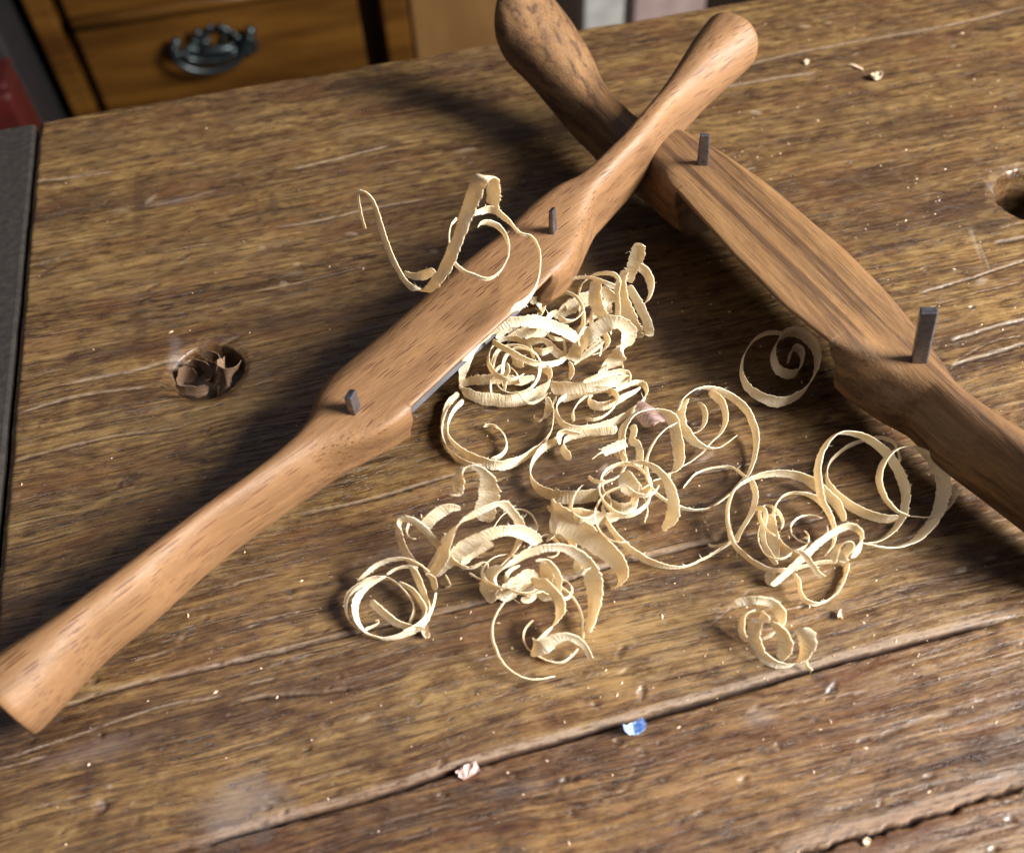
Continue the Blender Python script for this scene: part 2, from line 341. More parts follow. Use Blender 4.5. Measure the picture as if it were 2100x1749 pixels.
    # grime, marks across the boards, worn golden ground, painted grey sheen and pale hole rims
    for b in ((1455,1370,14,34,.8,.4),(1690,1400,16,62,.75,.35),(1050,1730,36,110,.9,.25),(180,1600,9,60,.6,.05),(1640,1330,10,50,.4,.3),(735,640,70,22,.5,.2),
              (770,300,60,28,.7,0),(830,215,50,22,.75,.3),(290,665,16,120,.55,0),(285,420,14,90,.5,0),(560,420,10,46,.6,0),(270,715,26,12,.9,0),(2020,470,60,24,.7,.1),
              (1900,250,150,60,.6,.15),(1780,380,130,50,.55,.2),(1950,430,90,60,.6,0),(1620,300,60,30,.4,0),(800,1130,150,40,.4,0),(640,920,40,20,.5,0),(900,1600,60,14,.4,0),
              (1440,1215,90,18,.5,.1),(830,90,60,12,.4,0),(2010,1130,80,30,.6,0),(1390,1340,50,15,.3,0),(700,1560,60,30,.3,0),(1200,1340,60,16,.4,0)): blob(stain,*b)
    for b in ((230,330,200,60,.4),(150,700,110,80,.3),(1300,1300,200,60,.4),(260,520,120,60,.25),(1300,1640,300,110,.30),(1700,1200,200,90,.35),(2000,900,120,90,.5),(1700,480,90,40,.2),(2060,640,90,60,.6),(1600,640,120,40,.4),(1300,1380,300,90,.35),(1500,900,110,60,.4),(60,680,50,160,.2)): blob(gold,*b,0,.9)
    for b in ((500,1650,110,75,.7,.1),(1060,1620,90,20,.25,0),(360,735,18,55,.8,0),(1560,1470,40,22,.5,0),(200,1540,120,30,.35,0),(2052,395,14,55,.9,.2),(800,1140,80,20,.3,0),(360,410,60,10,.3,0)): blob(grey_sheen,*b,soft=.8)
    # dents and raised fibres
    r=random.Random(5)
    for k in range(230):
        x=r.uniform(-40,2100);y=r.uniform(30 if x>1400 else 300,1749);s=r.uniform(2.5,9);el=r.uniform(1,3.2);an=r.gauss(.05,.35)
        dz=r.choice((-.28,-.2,-.35,.14)); blob(stain if dz<0 else pale,x,y,s*el,s,r.uniform(.25,.8),an,.5,dz)
        if dz<0 and r.random()<.6: blob(pale,x+r.uniform(-4,4),y+s*1.2,s*el*.8,s*.4,r.uniform(.4,.9),an,.5)
    for k in range(90):
        x=r.uniform(-20,2060);y=r.uniform(60 if x>1400 else 300,1730);L=r.uniform(25,150)
        line([(x,y),(x+L/2,y-L*.125+r.uniform(-2,2)),(x+L,y-L*.25)],r.uniform(.08,.2),r.uniform(.15,.4),r.uniform(.4,.9),r.uniform(0,.7),.25,.22,.3)
    blob(stain,207,1655,17,16,.5,0,.4,-.35); blob(pale,205,1650,14,12,.7,0,.5)
    for c,rad,how in HOLES:
        q=np.hypot(xm-c[0]*1000,ym-c[1]*1000)/(rad*1000)+.10*(vnoise(xm*.25,ym*.25,12,3)-.5)
        Z-=(.016 if how=='open' else .0065)*(1-sst(.93,1.03,q))+.0007*(1-sst(1.0,1.28,q)); stain=np.maximum(stain,.75*(1-sst(.9,1.08,q)))
        pale=pale*(1-.9*(1-sst(1.05,1.4,q)))
    # worn arris on the far and left edges
    e=np.minimum((YB-Y)*1000,(X-XL)*1000)+1.2*(vnoise(xm*.1,ym*.1,14,4)-.5); Z-=.0016*(1-sst(-.3,1.8,e))
    pale=np.maximum(pale,.7*(1-sst(.2,1.6,e))*(vnoise(xm*.08,ym*.3,15,3)>.5))
    nx,ny=X.shape; top=np.stack([X,Y,Z],-1).reshape(-1,3)
    I=np.arange(nx*ny).reshape(nx,ny)
    q=np.stack([I[:-1,:-1],I[1:,:-1],I[1:,1:],I[:-1,1:]],-1).reshape(-1,4)
    border=np.concatenate([I[:,0],I[-1,1:],I[-2::-1,-1],I[0,-2:0:-1]])
    low=top[border].copy(); low[:,2]=-.045; nb=len(border); base=len(top)
    k=np.arange(nb); side=np.stack([border,base+k,base+(k+1)%nb,border[(k+1)%nb]],-1)
    V=np.vstack([top,low]); Q=np.vstack([q,side])
    me=bpy.data.meshes.new('tabletop'); me.vertices.add(len(V)); me.vertices.foreach_set('co',V.ravel())
    me.loops.add(Q.size); me.loops.foreach_set('vertex_index',Q.ravel().astype(np.int32)); me.polygons.add(len(Q))
    me.polygons.foreach_set('loop_start',np.arange(0,Q.size,4,dtype=np.int32)); 
    try: me.polygons.foreach_set('loop_total',np.full(len(Q),4,dtype=np.int32))
    except Exception: pass
    me.update(calc_edges=True); me.validate()
    sm=np.ones(len(Q),dtype=bool); sm[len(q):]=False; me.polygons.foreach_set('use_smooth',sm)
    for nm,a in (('crack',crack),('pale',pale),('stain',stain),('grey_sheen',grey_sheen),('gold',gold)):
        at=me.attributes.new(nm,'FLOAT','POINT'); at.data.foreach_set('value',np.concatenate([np.clip(a.ravel(),0,1),np.zeros(nb)]).astype(np.float32))
    me.materials.append(M['bench'])
    root=empty('workbench',(0,0,-.8)); tag(root,'old scarred brown wooden workbench top with long cracks and two round holes','workbench')
    o=bpy.data.objects.new('tabletop',me); C.objects.link(o); o.parent=root; o.location=(0,0,.8)
    b=MB(); b.box((-.0985,-.30,-.045),(-.0872,.2800,-.0004)); s=b.build('edge_board',M['strip'],root,bevel=.0007); s.location=(0,0,.8); s['label']='dark grey end board along the left edge of the bench'
    b=MB(); b.box((-.32,-.30,-.048),(-.1005,.2790,-.010)); s=b.build('end_rail',M['strip'],root,bevel=.001); s.location=(0,0,.8)
    b=MB(); b.box((-.08,.20,-.12),(.59,.25,-.0455)); s=b.build('apron',M['cabd'],root); s.location=(0,0,.8)
    for x,y in ((-.05,.22),(.55,.22),(-.05,-.25),(.55,-.25)):
        b=MB(); b.box((x-.03,y-.03,.0),(x+.03,y+.03,.754)); b.build('leg',M['cabd'],root)
    # surface height lookup for things lying on it
    def zat(x,y):
        i=min(max(np.searchsorted(xs,x),0),nx-1); j=min(max(np.searchsorted(ys,y),0),ny-1); return Z[i,j]
    return zat
ZAT=build_bench()
# ------------------------------------------------------------------ spokeshaves
BL={'beech':(.0016,.45),'brown':(-.0015,.6)}
CR={'beech':.15,'brown':.30}
TLP={'beech':2.4,'brown':1.7}
def make_tool(name,label,left,right,a,b,zc,th,pe,notch,mat,tangs,zt,N=1100):
    """left/right: silhouette of the tool in the photograph; zc, th, pe: axis height, half thickness, roundness along it"""
    A=P(*a,zt)*1; B=P(*b,zt); A[2]=B[2]=0
    ax=(B-A)/np.linalg.norm(B-A); L=np.linalg.norm(B-A); nv=np.array([ax[1],-ax[0],0])   # nv: to the right of the axis
    f=lambda tab,u: np.interp(u,[t[0] for t in tab],[t[1] for t in tab])
    def smoothf(tab,u):
        k=np.linspace(0,1,241); y=f(tab,k); ker=np.hanning(25); ker/=ker.sum(); y=np.convolve(np.pad(y,12,'edge'),ker,'valid'); return np.interp(u,k,y)
    def side(pts,dz=0.):
        out=[]
        for x,y in pts:
            q=P(x,y,.015)
            for _ in range(6):
                s=np.clip((q-A)@ax/L,0,1); q=P(x,y,(smoothf(zc,s)+dz*smoothf(th,s))*MM)
            out.append(((q-A)@ax,(q-A)@nv))
        out=np.array(out); return out
    lf=side(left); ra,lp,rb=[side(q,d) for q,d in zip(right,(0,.92,0))]; rt=np.vstack([ra,rb])
    s0=max(lf[:,0].min(),rt[:,0].min()); s1=min(lf[:,0].max(),rt[:,0].max())
    def prof(o,ss,smooth=7):
        k=np.argsort(o[:,0],kind='stable'); y=np.interp(ss,o[k,0],o[k,1]); return y
    ss=np.linspace(s0,s1,N)
    def sm(y,w,mask=None):
        ker=np.hanning(w+2)[1:-1]; ker/=ker.sum(); z=np.convolve(np.pad(y,w//2,'edge'),ker,'valid')
        return z if mask is None else np.where(mask,y,z)
    yl=sm(prof(lf,ss),43); yr0=prof(rt,ss)
    # keep the notch shoulders crisp
    ns=[ra[-1,0],rb[0,0]]
    d=np.minimum(np.abs(ss-ns[0]),np.abs(ss-ns[1])) if notch else np.full(N,1.)
    wgt=sst(.001,.006,d); yr=yr0*(1-wgt)+sm(yr0,43)*wgt; yrs=sm(yr0,91)
    V=[];n=60
    cs=sm(.5*(yl+yrs),91); HL=[];HR=[]
    for i,s in enumerate(ss):
        u=s/L; z=smoothf(zc,u)*MM; t=smoothf(th,u)*MM; p=smoothf(pe,u)
        S=A+ax*s+nv*cs[i]+np.array([0,0,z]); dv=S-CAM; cot=abs((dv@nv)/dv[2]); q=p/(p-1)
        for app,H_ in ((cs[i]-yl[i],HL),(yr[i]-cs[i],HR)):
            H_.append(max(app**q-(t*cot)**q,(app*.5)**q)**(1/q))
    HL=np.array(HL);HR=np.array(HR)
    na,nb_=sorted(ns); nt=(sst(na-.0002,na+.0004,ss))*(1-sst(nb_-.0004,nb_+.0002,ss))   # 1 between the shoulders
    fl=sst(na-.020,na-.002,ss)*(1-sst(nb_+.002,nb_+.020,ss))
    zz_=np.array([smoothf(zc,s/L)*MM for s in ss]); tt_=np.array([smoothf(th,s/L)*MM for s in ss])
    S3=A[None,:]+ax[None,:]*ss[:,None]+nv[None,:]*cs[:,None]; S3[:,2]=zz_; dv3=S3-CAM; cots=np.abs((dv3@nv)/dv3[:,2])
    lip=np.interp(ss,lp[:,0],lp[:,1]); k0,k1=lp[0],lp[-1]
    g0=(lp[1,1]-k0[1])/(lp[1,0]-k0[0]); g1=(k1[1]-lp[-2,1])/(k1[0]-lp[-2,0]); lip=np.where(ss<k0[0],k0[1]+(ss-k0[0])*g0,lip); lip=np.where(ss>k1[0],k1[1]+(ss-k1[0])*g1,lip); lip=sm(lip,31)
    cap=np.minimum(lip,yr+cots*tt_*.92-.0002); cap=np.where(nt>.5,lip,cap)
    cap2=sm(cap,31); lip=np.where((ss<na-.001)|(ss>nb_+.001),cap2,lip)
    for i,s in enumerate(ss):
        u=s/L; z=zz_[i]; t=tt_[i]; p=smoothf(pe,u); h=HL[i]; k=1.
        e=min(s-s0,s1-s); rr=.0018
        if e<rr: k=.91+.09*math.sqrt(max(0,1-(1-e/rr)**2))
        right=cs[i]+HR[i]; fb=fl[i]; nn=nt[i]; crest=cs[i]-h*CR[name]
        yo=yr[i]-.15*t*cots[i]; rt_=lip[i]
        N_=[(0,crest,t),(.12,crest+.5*(rt_-crest),t*.995),(.25,rt_-.0010,t*.985),(.29,rt_-.0003,t*.96),(.33,rt_,t*.90),(.38,rt_-.0016,t*.80),(.43,rt_-.0055,t*.68),(.55,rt_-.013,t*.3),(.7,rt_-.016,-t*.5),(.85,cs[i]-.2*h,-t*.97),(1,cs[i],-t)]
        S_=[(0,crest,t),(.12,crest+.5*(rt_-crest),t*.995),(.25,rt_-.0012,t*.98),(.29,rt_-.0003,t*.93),(.33,rt_+.0001,t*.84),(.40,.5*(rt_+yo)+.0008,t*.45),(.50,yo,-t*.1),(.60,yo-.0004,-t*.4),(.72,yo-.003,-t*.8),(.85,cs[i]+.4*h,-t*.98),(1,cs[i],-t)]
        for j in range(n):
            th_=2*math.pi*j/n; c,sn=math.cos(th_),math.sin(th_)
            ye=cs[i]+math.copysign(abs(c)**(2/p),c)*(HR[i] if c>=0 else h); ze=math.copysign(abs(sn)**(2/p),sn)*t
            if c>=-1e-9:
                tau=(math.pi/2-(th_ if th_<=math.pi else th_-2*math.pi))/math.pi
                g=lambda T_,q: np.interp(tau,[a[0] for a in T_],[a[q] for a in T_])
                y2=g(N_,1)*nn+g(S_,1)*(1-nn); z2=g(N_,2)*nn+g(S_,2)*(1-nn)
            elif sn>0:
                pp=TLP[name]; y2=crest-abs(c)**(2/pp)*(crest-(cs[i]-h)); z2=abs(sn)**(2/pp)*t
            else: y2,z2=ye,ze
            y=ye*(1-fb)+y2*fb; zq=ze*(1-fb)+z2*fb
            V.append((s,-(cs[i]+(y-cs[i])*k),z+zq*k))
    Fc=[(i*n+k,i*n+(k+1)%n,(i+1)*n+(k+1)%n,(i+1)*n+k) for i in range(N-1) for k in range(n)]
    Fc=[f_[::-1] for f_ in Fc]
    for i,rev in ((0,False),(N-1,True)):
        c0=len(V); V.append(tuple(np.mean(V[i*n:(i+1)*n],axis=0)))
        for k in range(n):
            f_=(c0,i*n+k,i*n+(k+1)%n); Fc.append(f_ if not rev else f_[::-1])
    ang=math.atan2(ax[1],ax[0])
    root=empty('spokeshave',tuple(A),(0,0,ang)); tag(root,label,'spokeshave')
    body=mesh_obj('body',V,Fc,mat,root)
    # blade under the front edge between the shoulders
    blade=MB(); i0,i1=[int(np.argmin(abs(ss-x))) for x in sorted(ns)]
    m=40; prev=None;VV=[];FF=[]
    for j in range(m):
        i=int(i0+3+(i1-i0-6)*j/(m-1)); s=ss[i]; u=s/L; z=smoothf(zc,u)*MM; t=smoothf(th,u)*MM
        zb=z-t*BL[name][1]; e=lip[i]-cots[i]*(z+.92*t-zb)+BL[name][0]
        for yy,zz in ((e-.012,zb-.0008),(e-.012,zb+.0022),(e-.003,zb+.0020),(e-.0006,zb+.0008),(e,zb),(e-.0008,zb-.0009)):
            VV.append((s,-yy,zz))
    k6=6
    for j in range(m-1):
        for k in range(k6): FF.append((j*k6+k,(j+1)*k6+k,(j+1)*k6+(k+1)%k6,j*k6+(k+1)%k6))
    FF+=[tuple(range(k6)),tuple((m-1)*k6+k for k in range(k6-1,-1,-1))]
    bl=mesh_obj('blade',VV,FF,M['blade'],root,False)
    Minv=(Matrix.Translation(Vector(A))@Matrix.Rotation(ang,4,'Z')).inverted()
    for (bx,by,zb,tx,ty,h,w1,w2,rz) in tangs:
        p0=Vector(P(bx,by,zb*MM)); p1=Vector(P(tx,ty,(zb+h)*MM)); p0=Minv@p0; p1=Minv@p1
        d=(p1-p0).normalized(); q=p0-d*.005; b=MB(); r_=Matrix.Rotation(rz,3,'Z'); X_=r_@Vector((1,0,0)); Y_=d.cross(X_).normalized(); X_=Y_.cross(d).normalized()
        Vv=[]
        for P_,w in ((q,w1),(p0+(p1-p0)*.55,w1*.5+w2*.5),(p1,w2)):
            for sx,sy in ((-1,-1),(1,-1),(1,1),(-1,1)): Vv.append(P_+X_*sx*w*MM/2+Y_*sy*w*MM*.62/2)
        Vv=[tuple(v) for v in Vv]
        Vv[10]=tuple(Vector(Vv[10])-d*.0009); Vv[11]=tuple(Vector(Vv[11])-d*.0005)
        b.add(Vv,[(3,2,1,0),(8,9,10,11)]+[(l*4+k,l*4+(k+1)%4,(l+1)*4+(k+1)%4,(l+1)*4+k) for l in (0,1) for k in range(4)])
        t_=b.build('tang',M['steel'],bl,bevel=.00035)
        # dark mortise rim the tang comes up through
    return root
L1=[(-60,1385),(0,1338),(100,1276),(200,1204),(265,1155),(350,1095),(440,1032),(510,980),(590,910),(622,872),(634,832),(660,795),(760,708),(880,595),(1000,503),(1060,450),(1110,413),(1170,392),(1250,318),(1300,248),(1350,180),(1400,102),(1438,52),(1466,34),(1486,26)]
R1=[[(68,1518),(115,1472),(165,1416),(235,1343),(300,1292),(350,1250),(400,1200),(440,1158),(480,1122),(550,1075),(625,1025),(700,973),(849,880)],[(844,834),(950,735),(1050,645),(1106,590)],[(1112,603),(1140,602),(1180,576),(1215,530),(1250,462),(1290,402),(1350,342),(1400,282),(1480,192),(1562,118),(1572,108)]]
make_tool('beech','light orange beech spokeshave with dark flecks lying diagonally across the other one',L1,R1,(20,1450),(1512,75),
  [(0,11),(.3,12),(.45,14),(.62,18),(.8,25.5),(1,33)],[(0,8.4),(.25,7.9),(.38,8.0),(.46,8.6),(.72,8.6),(.8,7.9),(.9,7.6),(1,8.8)],[(0,2.3),(.36,2.3),(.46,3.4),(.70,3.4),(.80,2.2),(1,2.3)],
  [(849,860),(1109,596)],M['beech'],[(727,838,20.5,717,806,6.5,2.8,2.6,.3),(1134,473,25.5,1132,428,8.5,2.3,1.7,.2)],.015)
L2=[[(992,36),(986,66),(1008,112),(1060,158),(1118,222),(1175,282),(1215,330),(1290,385),(1384,448)],[(1405,413),(1500,520),(1600,622),(1700,702),(1731,716)],[(1708,745),(1706,778),(1722,792),(1790,850),(1850,882),(1900,940),(1990,1002),(2100,1085),(2230,1190),(2400,1330)]]
R2=[(1106,2),(1160,28),(1200,80),(1240,142),(1262,192),(1290,226),(1330,268),(1362,292),(1400,290),(1470,318),(1530,350),(1620,412),(1700,482),(1760,532),(1830,602),(1870,650),(1902,692),(1950,760),(1990,820),(2035,855),(2100,897),(2250,1000),(2420,1110)]
# the brown one runs away to the lower right: its left side seen along the axis is the far edge of the picture
make_tool('brown','dark brown streaked hardwood spokeshave with two tall steel tangs, lying under the beech one',R2,L2,(1055,20),(2330,1180),
  [(0,38),(.12,29),(.26,14),(.4,14),(.62,14),(.8,13),(1,14)],[(0,10.5),(.2,8.5),(.3,8.5),(.38,9.5),(.62,9.5),(.75,9),(1,11)],[(0,2.3),(.22,2.3),(.32,2.8),(.64,2.8),(.75,2.3),(1,2.3)],
  [(1395,432),(1719,731)],M['walnut'],[(1441,338,23,1446,274,11.5,2.9,2.3,.9),(1886,734,23,1906,634,17.5,3.0,3.2,.9)],.015)
# ------------------------------------------------------------------ shavings
Z_={'D':(0,0,1),'A':(700,332.5,.20833),'B':(918.75,490,.20833),'C':(892.5,743.75,.20833),'E':(1225,743.75,.25014),'F':(682.5,927.5,.25014),'G':(962.5,1006.25,.24009),'H':(1443.75,831.25,.3253),'T':(962.5,0,.54167),'K':(306.25,665,.125),'U':(1207.5,1417.5,.1)}
GRP='wood shavings on the bench'
def ribbon(C3,AX,Wd,name,label,mat,thick=.00013,rag=.20,fuzz=1.1,cat='shaving',group=GRP,seed=0,camber=.06,taper=True,parent=None):
    rs=np.random.default_rng(seed+100)
    d=np.linalg.norm(np.diff(C3,axis=0),axis=1); s=np.concatenate([[0],np.cumsum(d)]); L=s[-1]
    n=max(24,int(L/.00045)); u=np.linspace(0,L,n); c=np.stack([np.interp(u,s,C3[:,k]) for k in range(3)],1)
    ax=np.stack([np.interp(u,s,AX[:,k]) for k in range(3)],1); w=np.interp(u,s,Wd)
    ker=np.hanning(7)[1:-1]; ker/=ker.sum()
    c=np.stack([np.convolve(np.pad(c[:,k],2,'edge'),ker,'valid') for k in range(3)],1)
    T=np.gradient(c,axis=0); T/=np.linalg.norm(T,axis=1)[:,None]+1e-12
    W=ax-T*np.sum(ax*T,1)[:,None]; W/=np.linalg.norm(W,axis=1)[:,None]+1e-12
    W=np.stack([np.convolve(np.pad(W[:,k],4,'edge'),np.hanning(11)[1:-1]/np.hanning(11).sum(),'valid') for k in range(3)],1); W/=np.linalg.norm(W,axis=1)[:,None]
    Nn=np.cross(T,W); um=u*1000
    def nz(sd,f): return vnoise(um*f,um*0+sd*3.7,seed%200+1,4,.65)-.5
    wl=w*.5*(1+nz(1,.5)*.5*rag*4+nz(3,3.)*rag*2.2); wr=w*.5*(1+nz(7,.45)*.5*rag*4+nz(5,3.3)*rag*3)
    if taper:
        e=np.clip(np.minimum(um,um[-1]-um)/.5,0,1); wl*=.35+.65*e; wr*=.35+.65*e
    c=c+Nn*(nz(9,.35)*.00035)[:,None]+W*(nz(11,.3)*.0003)[:,None]
    m=5; vs=np.linspace(-1,1,m); V=[];UV=[];Fc=[]
    grid=[]
    for sg in (1,-1):
        g=np.zeros((n,m),int)
        for k,v in enumerate(vs):
            off=(v*wr if v>0 else v*wl)
            p=c+W*off[:,None]+Nn*((sg*thick/2)+camber*w*(v*v-.4))[:,None]
            g[:,k]=len(V)+np.arange(n); V+=list(p); UV+=[(a,v*w_*500) for a,w_ in zip(um,w)]
        grid.append(g)
        for i in range(n-1):
            for k in range(m-1):
                f=(g[i,k],g[i+1,k],g[i+1,k+1],g[i,k+1]); Fc.append(f if sg>0 else f[::-1])
    for k in (0,m-1):
        b0=len(V); V+=[V[i] for i in grid[0][:,k]]+[V[i] for i in grid[1][:,k]]; UV+=[(a,0) for a in um]*2
        for i in range(n-1): f=(b0+i,b0+i+1,b0+n+i+1,b0+n+i); Fc.append(f if k==m-1 else f[::-1])
    # torn fibres along the edges
    nf=int(L*1000*.55*fuzz)
    for q in range(nf):
        i=rs.integers(2,n-2); sd=1 if rs.random()<.6 else -1; ww=wr[i] if sd>0 else wl[i]
        ln=rs.uniform(.2,.75)*MM*(1+ (rs.random()<.12)*1.6); b=c[i]+W[i]*sd*ww*.95
        dr=W[i]*sd*rs.uniform(.4,1)+T[i]*rs.uniform(-1,1)+Nn[i]*rs.uniform(-.6,.6); dr/=np.linalg.norm(dr); hw=T[i]*rs.uniform(.05,.13)*MM
        k0=len(V); mid=b+dr*ln*.5+Nn[i]*ln*.15*rs.uniform(-1,1); tip=b+dr*ln+Nn[i]*ln*.4*rs.uniform(-1,1)
        V+=[b-hw,b+hw,mid+hw*.6,mid-hw*.6,tip]; UV+=[(um[i],0)]*5; Fc+=[(k0,k0+1,k0+2,k0+3),(k0+3,k0+2,k0+4)]
    o=mesh_obj(name,V,Fc,mat,parent,True,UV); recentre(o)
    if parent is None: tag(o,label,cat,group)
    return o
cnt=[0]
def shv(label,fr,pts,w,a=(0,.55),base=.3,z=None,mat='shav',name='wood_shaving',group=GRP,cat='shaving',res=10,**k):
    """flat-coil mode: points (x,y[,d mm along the coil axis]); z mode: points (x,y,z mm[,ax,ay]).
       w: apparent width in zoom pixels (a number or a value per point)"""
    cnt[0]+=1; ox,oy,sc=Z_[fr]; N=len(pts)
    px=[(ox+p[0]*sc,oy+p[1]*sc) for p in pts]
    if z:
        C3=[P(x,y,p[2]*MM) for (x,y),p in zip(px,pts)]
        A3=np.array([acam(*(p[3:5] if len(p)>4 else a)) for p in pts]); mag=np.array([np.hypot(*(p[3:5] if len(p)>4 else a)) for p in pts])
    else:
        nrm=acam(*a); off=np.array([(p[2] if len(p)>2 else 0)*MM for p in pts]); A3=np.tile(nrm,(N,1)); mag=np.full(N,np.hypot(*a))
        rays=[ray(*q) for q in px]
        def place(c): return np.array([CAM+r*((c+o_-nrm@CAM)/(nrm@r)) for r,o_ in zip(rays,off)])
    wz=np.interp(np.linspace(0,1,N),np.linspace(0,1,len(w)) if hasattr(w,'__len__') else [0,1],w if hasattr(w,'__len__') else [w,w])
    if not z:
        lo,hi=-.2,CAM[2]*.98*nrm[2]+nrm[0]*0+.0
        lo=nrm@P(*px[0],-.03); hi=nrm@P(*px[0],.09)
        for _ in range(40):
            c=.5*(lo+hi); q=place(c); dist=np.linalg.norm(q-CAM,axis=1); ww=wz*sc*dist/F/mag
            tilt=np.sqrt(max(.05,nrm[2]**2)); mn=(q[:,2]-ww/2*abs(nrm[2])).min()
            if mn<base*MM: lo=c
            else: hi=c
        C3=place(c)
    C3=np.array(C3); dist=np.linalg.norm(C3-CAM,axis=1); ww=wz*sc*dist/F/mag*1.0
    full=crom(np.hstack([C3,A3,ww[:,None]]),res)
    return ribbon(full[:,:3],full[:,3:6],np.abs(full[:,6]),name,label,M[mat],seed=cnt[0],group=group,cat=cat,**k)
V_=(.03,.6)
# --- on the beech tool
shv('cream shaving standing in a tall W above the beech tool, hooked tip at its left','A',[(236,662,26),(195,520,31),(172,380,35),(172,305,37),(212,278,38),(290,350,37),(350,500,34),(402,680,31),(480,890,27),(555,1060,24),(640,1185,22),(740,1258,22),(850,1262,26),(930,1170,31),(1010,1060,34),(1110,840,40),(1230,520,47),(1330,250,54),(1392,150,57),(1455,140,56),(1500,175,53),(1505,300,47),(1495,440,42)],[26,24,22,26,30,40,58,66,66,62,58,52,60,84,100,108,118,120,110,90,84,108,100],a=(.72,-.18),z=1)
shv('thin cream strand joining the tall W shaving low on its left side','A',[(610,1085,25),(700,1120,25),(800,1120,26),(930,1070,31)],[40,55,55,50],a=(0,.6),z=1)
shv('long thin shaving looping from the tall W down past the edge of the beech tool','A',[(1300,515),(1400,472),(1500,470),(1600,540),(1690,625),(1755,700),(1880,745),(1945,850),(1962,1000),(1930,1180),(1870,1320),(1790,1400),(1700,1440),(1655,1470)],[30,46,50,44,28,20,24,28,34,40,60,80,60,20],a=(.15,.45),base=29)
shv('thin round curl shaped like a 6 lying on the beech tool','A',[(1140,560,2),(1085,620,2),(1065,720,1.5),(1070,850,1),(1095,960,.5),(1170,1050,0),(1300,1110,0),(1430,1150,0),(1540,1095,0),(1625,980,0),(1648,850,0),(1620,740,0),(1550,645,1),(1450,600,1.5),(1370,605,1.5),(1340,650,1.5)],[50,32,22,24,30,30,28,28,26,26,26,28,34,38,30,20],a=(.25,.3),base=31)
# --- pile beside the blade
shv('broad arching shaving leaning against the blade of the beech tool','B',[(132,1480,2),(140,1340,6),(190,1180,11),(290,1010,15),(430,890,18),(600,820,20),(800,805,20),(1000,845,17),(1160,910,14),(1295,1015,9)],[40,50,62,72,80,86,90,84,74,40],a=(-.15,.6),z=1)
shv('wide boat-shaped cream curl at the left end of the pile by the blade','B',[(905,1225,9),(985,1330,6),(955,1460,3),(800,1565,2.2),(600,1600,2.2),(350,1575,2.4),(185,1520,3),(120,1450,4),(230,1400,6),(330,1385,8),(520,1375,9),(720,1390,9),(860,1350,10)],[70,100,120,120,120,115,100,60,60,80,90,80,40],a=(.02,.62),z=1)
shv('thin hoop standing inside the boat-shaped curl','B',[(905,1205),(850,1110),(740,1055),(620,1045),(510,1090),(450,1190),(445,1320),(485,1430),(565,1505),(700,1512),(820,1460),(890,1360),(905,1235)],[26,28,28,28,32,36,36,32,24,22,22,24,26],a=(-.35,.2),base=4)
shv('smaller thin hoop nested inside the thin hoop of the boat-shaped curl','B',[(560,1490),(540,1380),(535,1250),(560,1160),(620,1090),(710,1070),(820,1105),(890,1160),(915,1215)],[20,30,30,26,22,26,30,30,20],a=(-.3,.25),base=6)
shv('wavy white thread hanging in the middle of the nested hoops','B',[(575,1215,14),(592,1290,13),(565,1360,11),(558,1500,8)],[30,36,34,20],a=(.6,0),z=1)
shv('slanting band crossing the upper part of the nested hoops','B',[(430,1005,12),(560,1075,12),(700,1160,11),(850,1225,10),(960,1235,9),(1080,1215,8),(1165,1165,8)],[55,50,60,50,48,56,40],a=(.1,.6),z=1)
shv('fine thread looping below the boat-shaped curl','B',[(690,1500,6),(750,1595,5),(840,1615,4),(930,1570,3),(985,1510,4)],[16,16,22,24,22],a=(.1,.5),z=1)
shv('short straight shaving sticking up at the top of the pile','B',[(1900,38,27),(1865,160,23),(1815,290,18),(1775,430,13)],[70,92,76,50],a=(.62,.2),z=1)
shv('ring at the top right of the pile with one ragged corner','B',[(1770,310,15),(1810,262,17),(1880,265,17),(1955,330,15),(2000,440,13),(2000,540,12),(1950,620,10),(1870,680,8)],[60,56,60,62,60,46,40,26],a=(.4,.35),z=1)
shv('broad drooping leaf-shaped shaving at the right side of the pile top','B',[(1745,300,16),(1715,440,14),(1730,620,11),(1790,800,7),(1850,915,3),(1925,945,2.5),(1975,910,4),(1955,810,7),(1890,680,9),(1830,560,11),(1775,450,13)],[70,80,110,130,110,80,70,70,80,70,50],a=(.62,.2),z=1)
shv('bright upright sliver left of the drooping leaf-shaped shaving','B',[(1690,390,17),(1662,520,15),(1672,680,11),(1668,800,8)],[46,52,40,40],a=(.7,0),z=1)
shv('fine thread arching over the top of the pile','B',[(1145,440,13),(1230,392,15),(1350,380,16),(1480,400,17),(1570,440,17),(1650,475,16)],[24,20,18,24,36,40],a=(.1,.55),z=1)
shv('second fine thread crossing the arch over the pile top','B',[(1285,560,10),(1325,440,13),(1410,370,15),(1530,338,17),(1650,355,18),(1692,430,17)],[18,18,16,22,30,30],a=(.3,.4),z=1)
shv('curl rising from the mouth of the beech tool to the fine arches','B',[(890,770,8),(935,690,9),(945,600,11),(1000,530,12),(1080,478,13),(1150,440,14)],[80,50,44,44,40,24],a=(.5,.3),z=1)
shv('small tan fold tucked against the notch of the beech tool','B',[(800,620,12),(870,595,13),(920,630,12),(900,690,9),(840,650,8)],[50,60,60,50,30],a=(.05,.6),z=1)
shv('thin strand hanging through the middle of the pile top','B',[(1150,520,12),(1245,560,12),(1315,650,11),(1338,760,9),(1325,850,7),(1265,920,4)],[20,22,28,30,30,24],a=(.4,.3),z=1)
shv('upright translucent strip in the middle of the pile top','B',[(1455,400,16),(1450,540,14),(1480,680,10),(1560,810,5)],[90,110,110,90],a=(.68,.05),z=1)
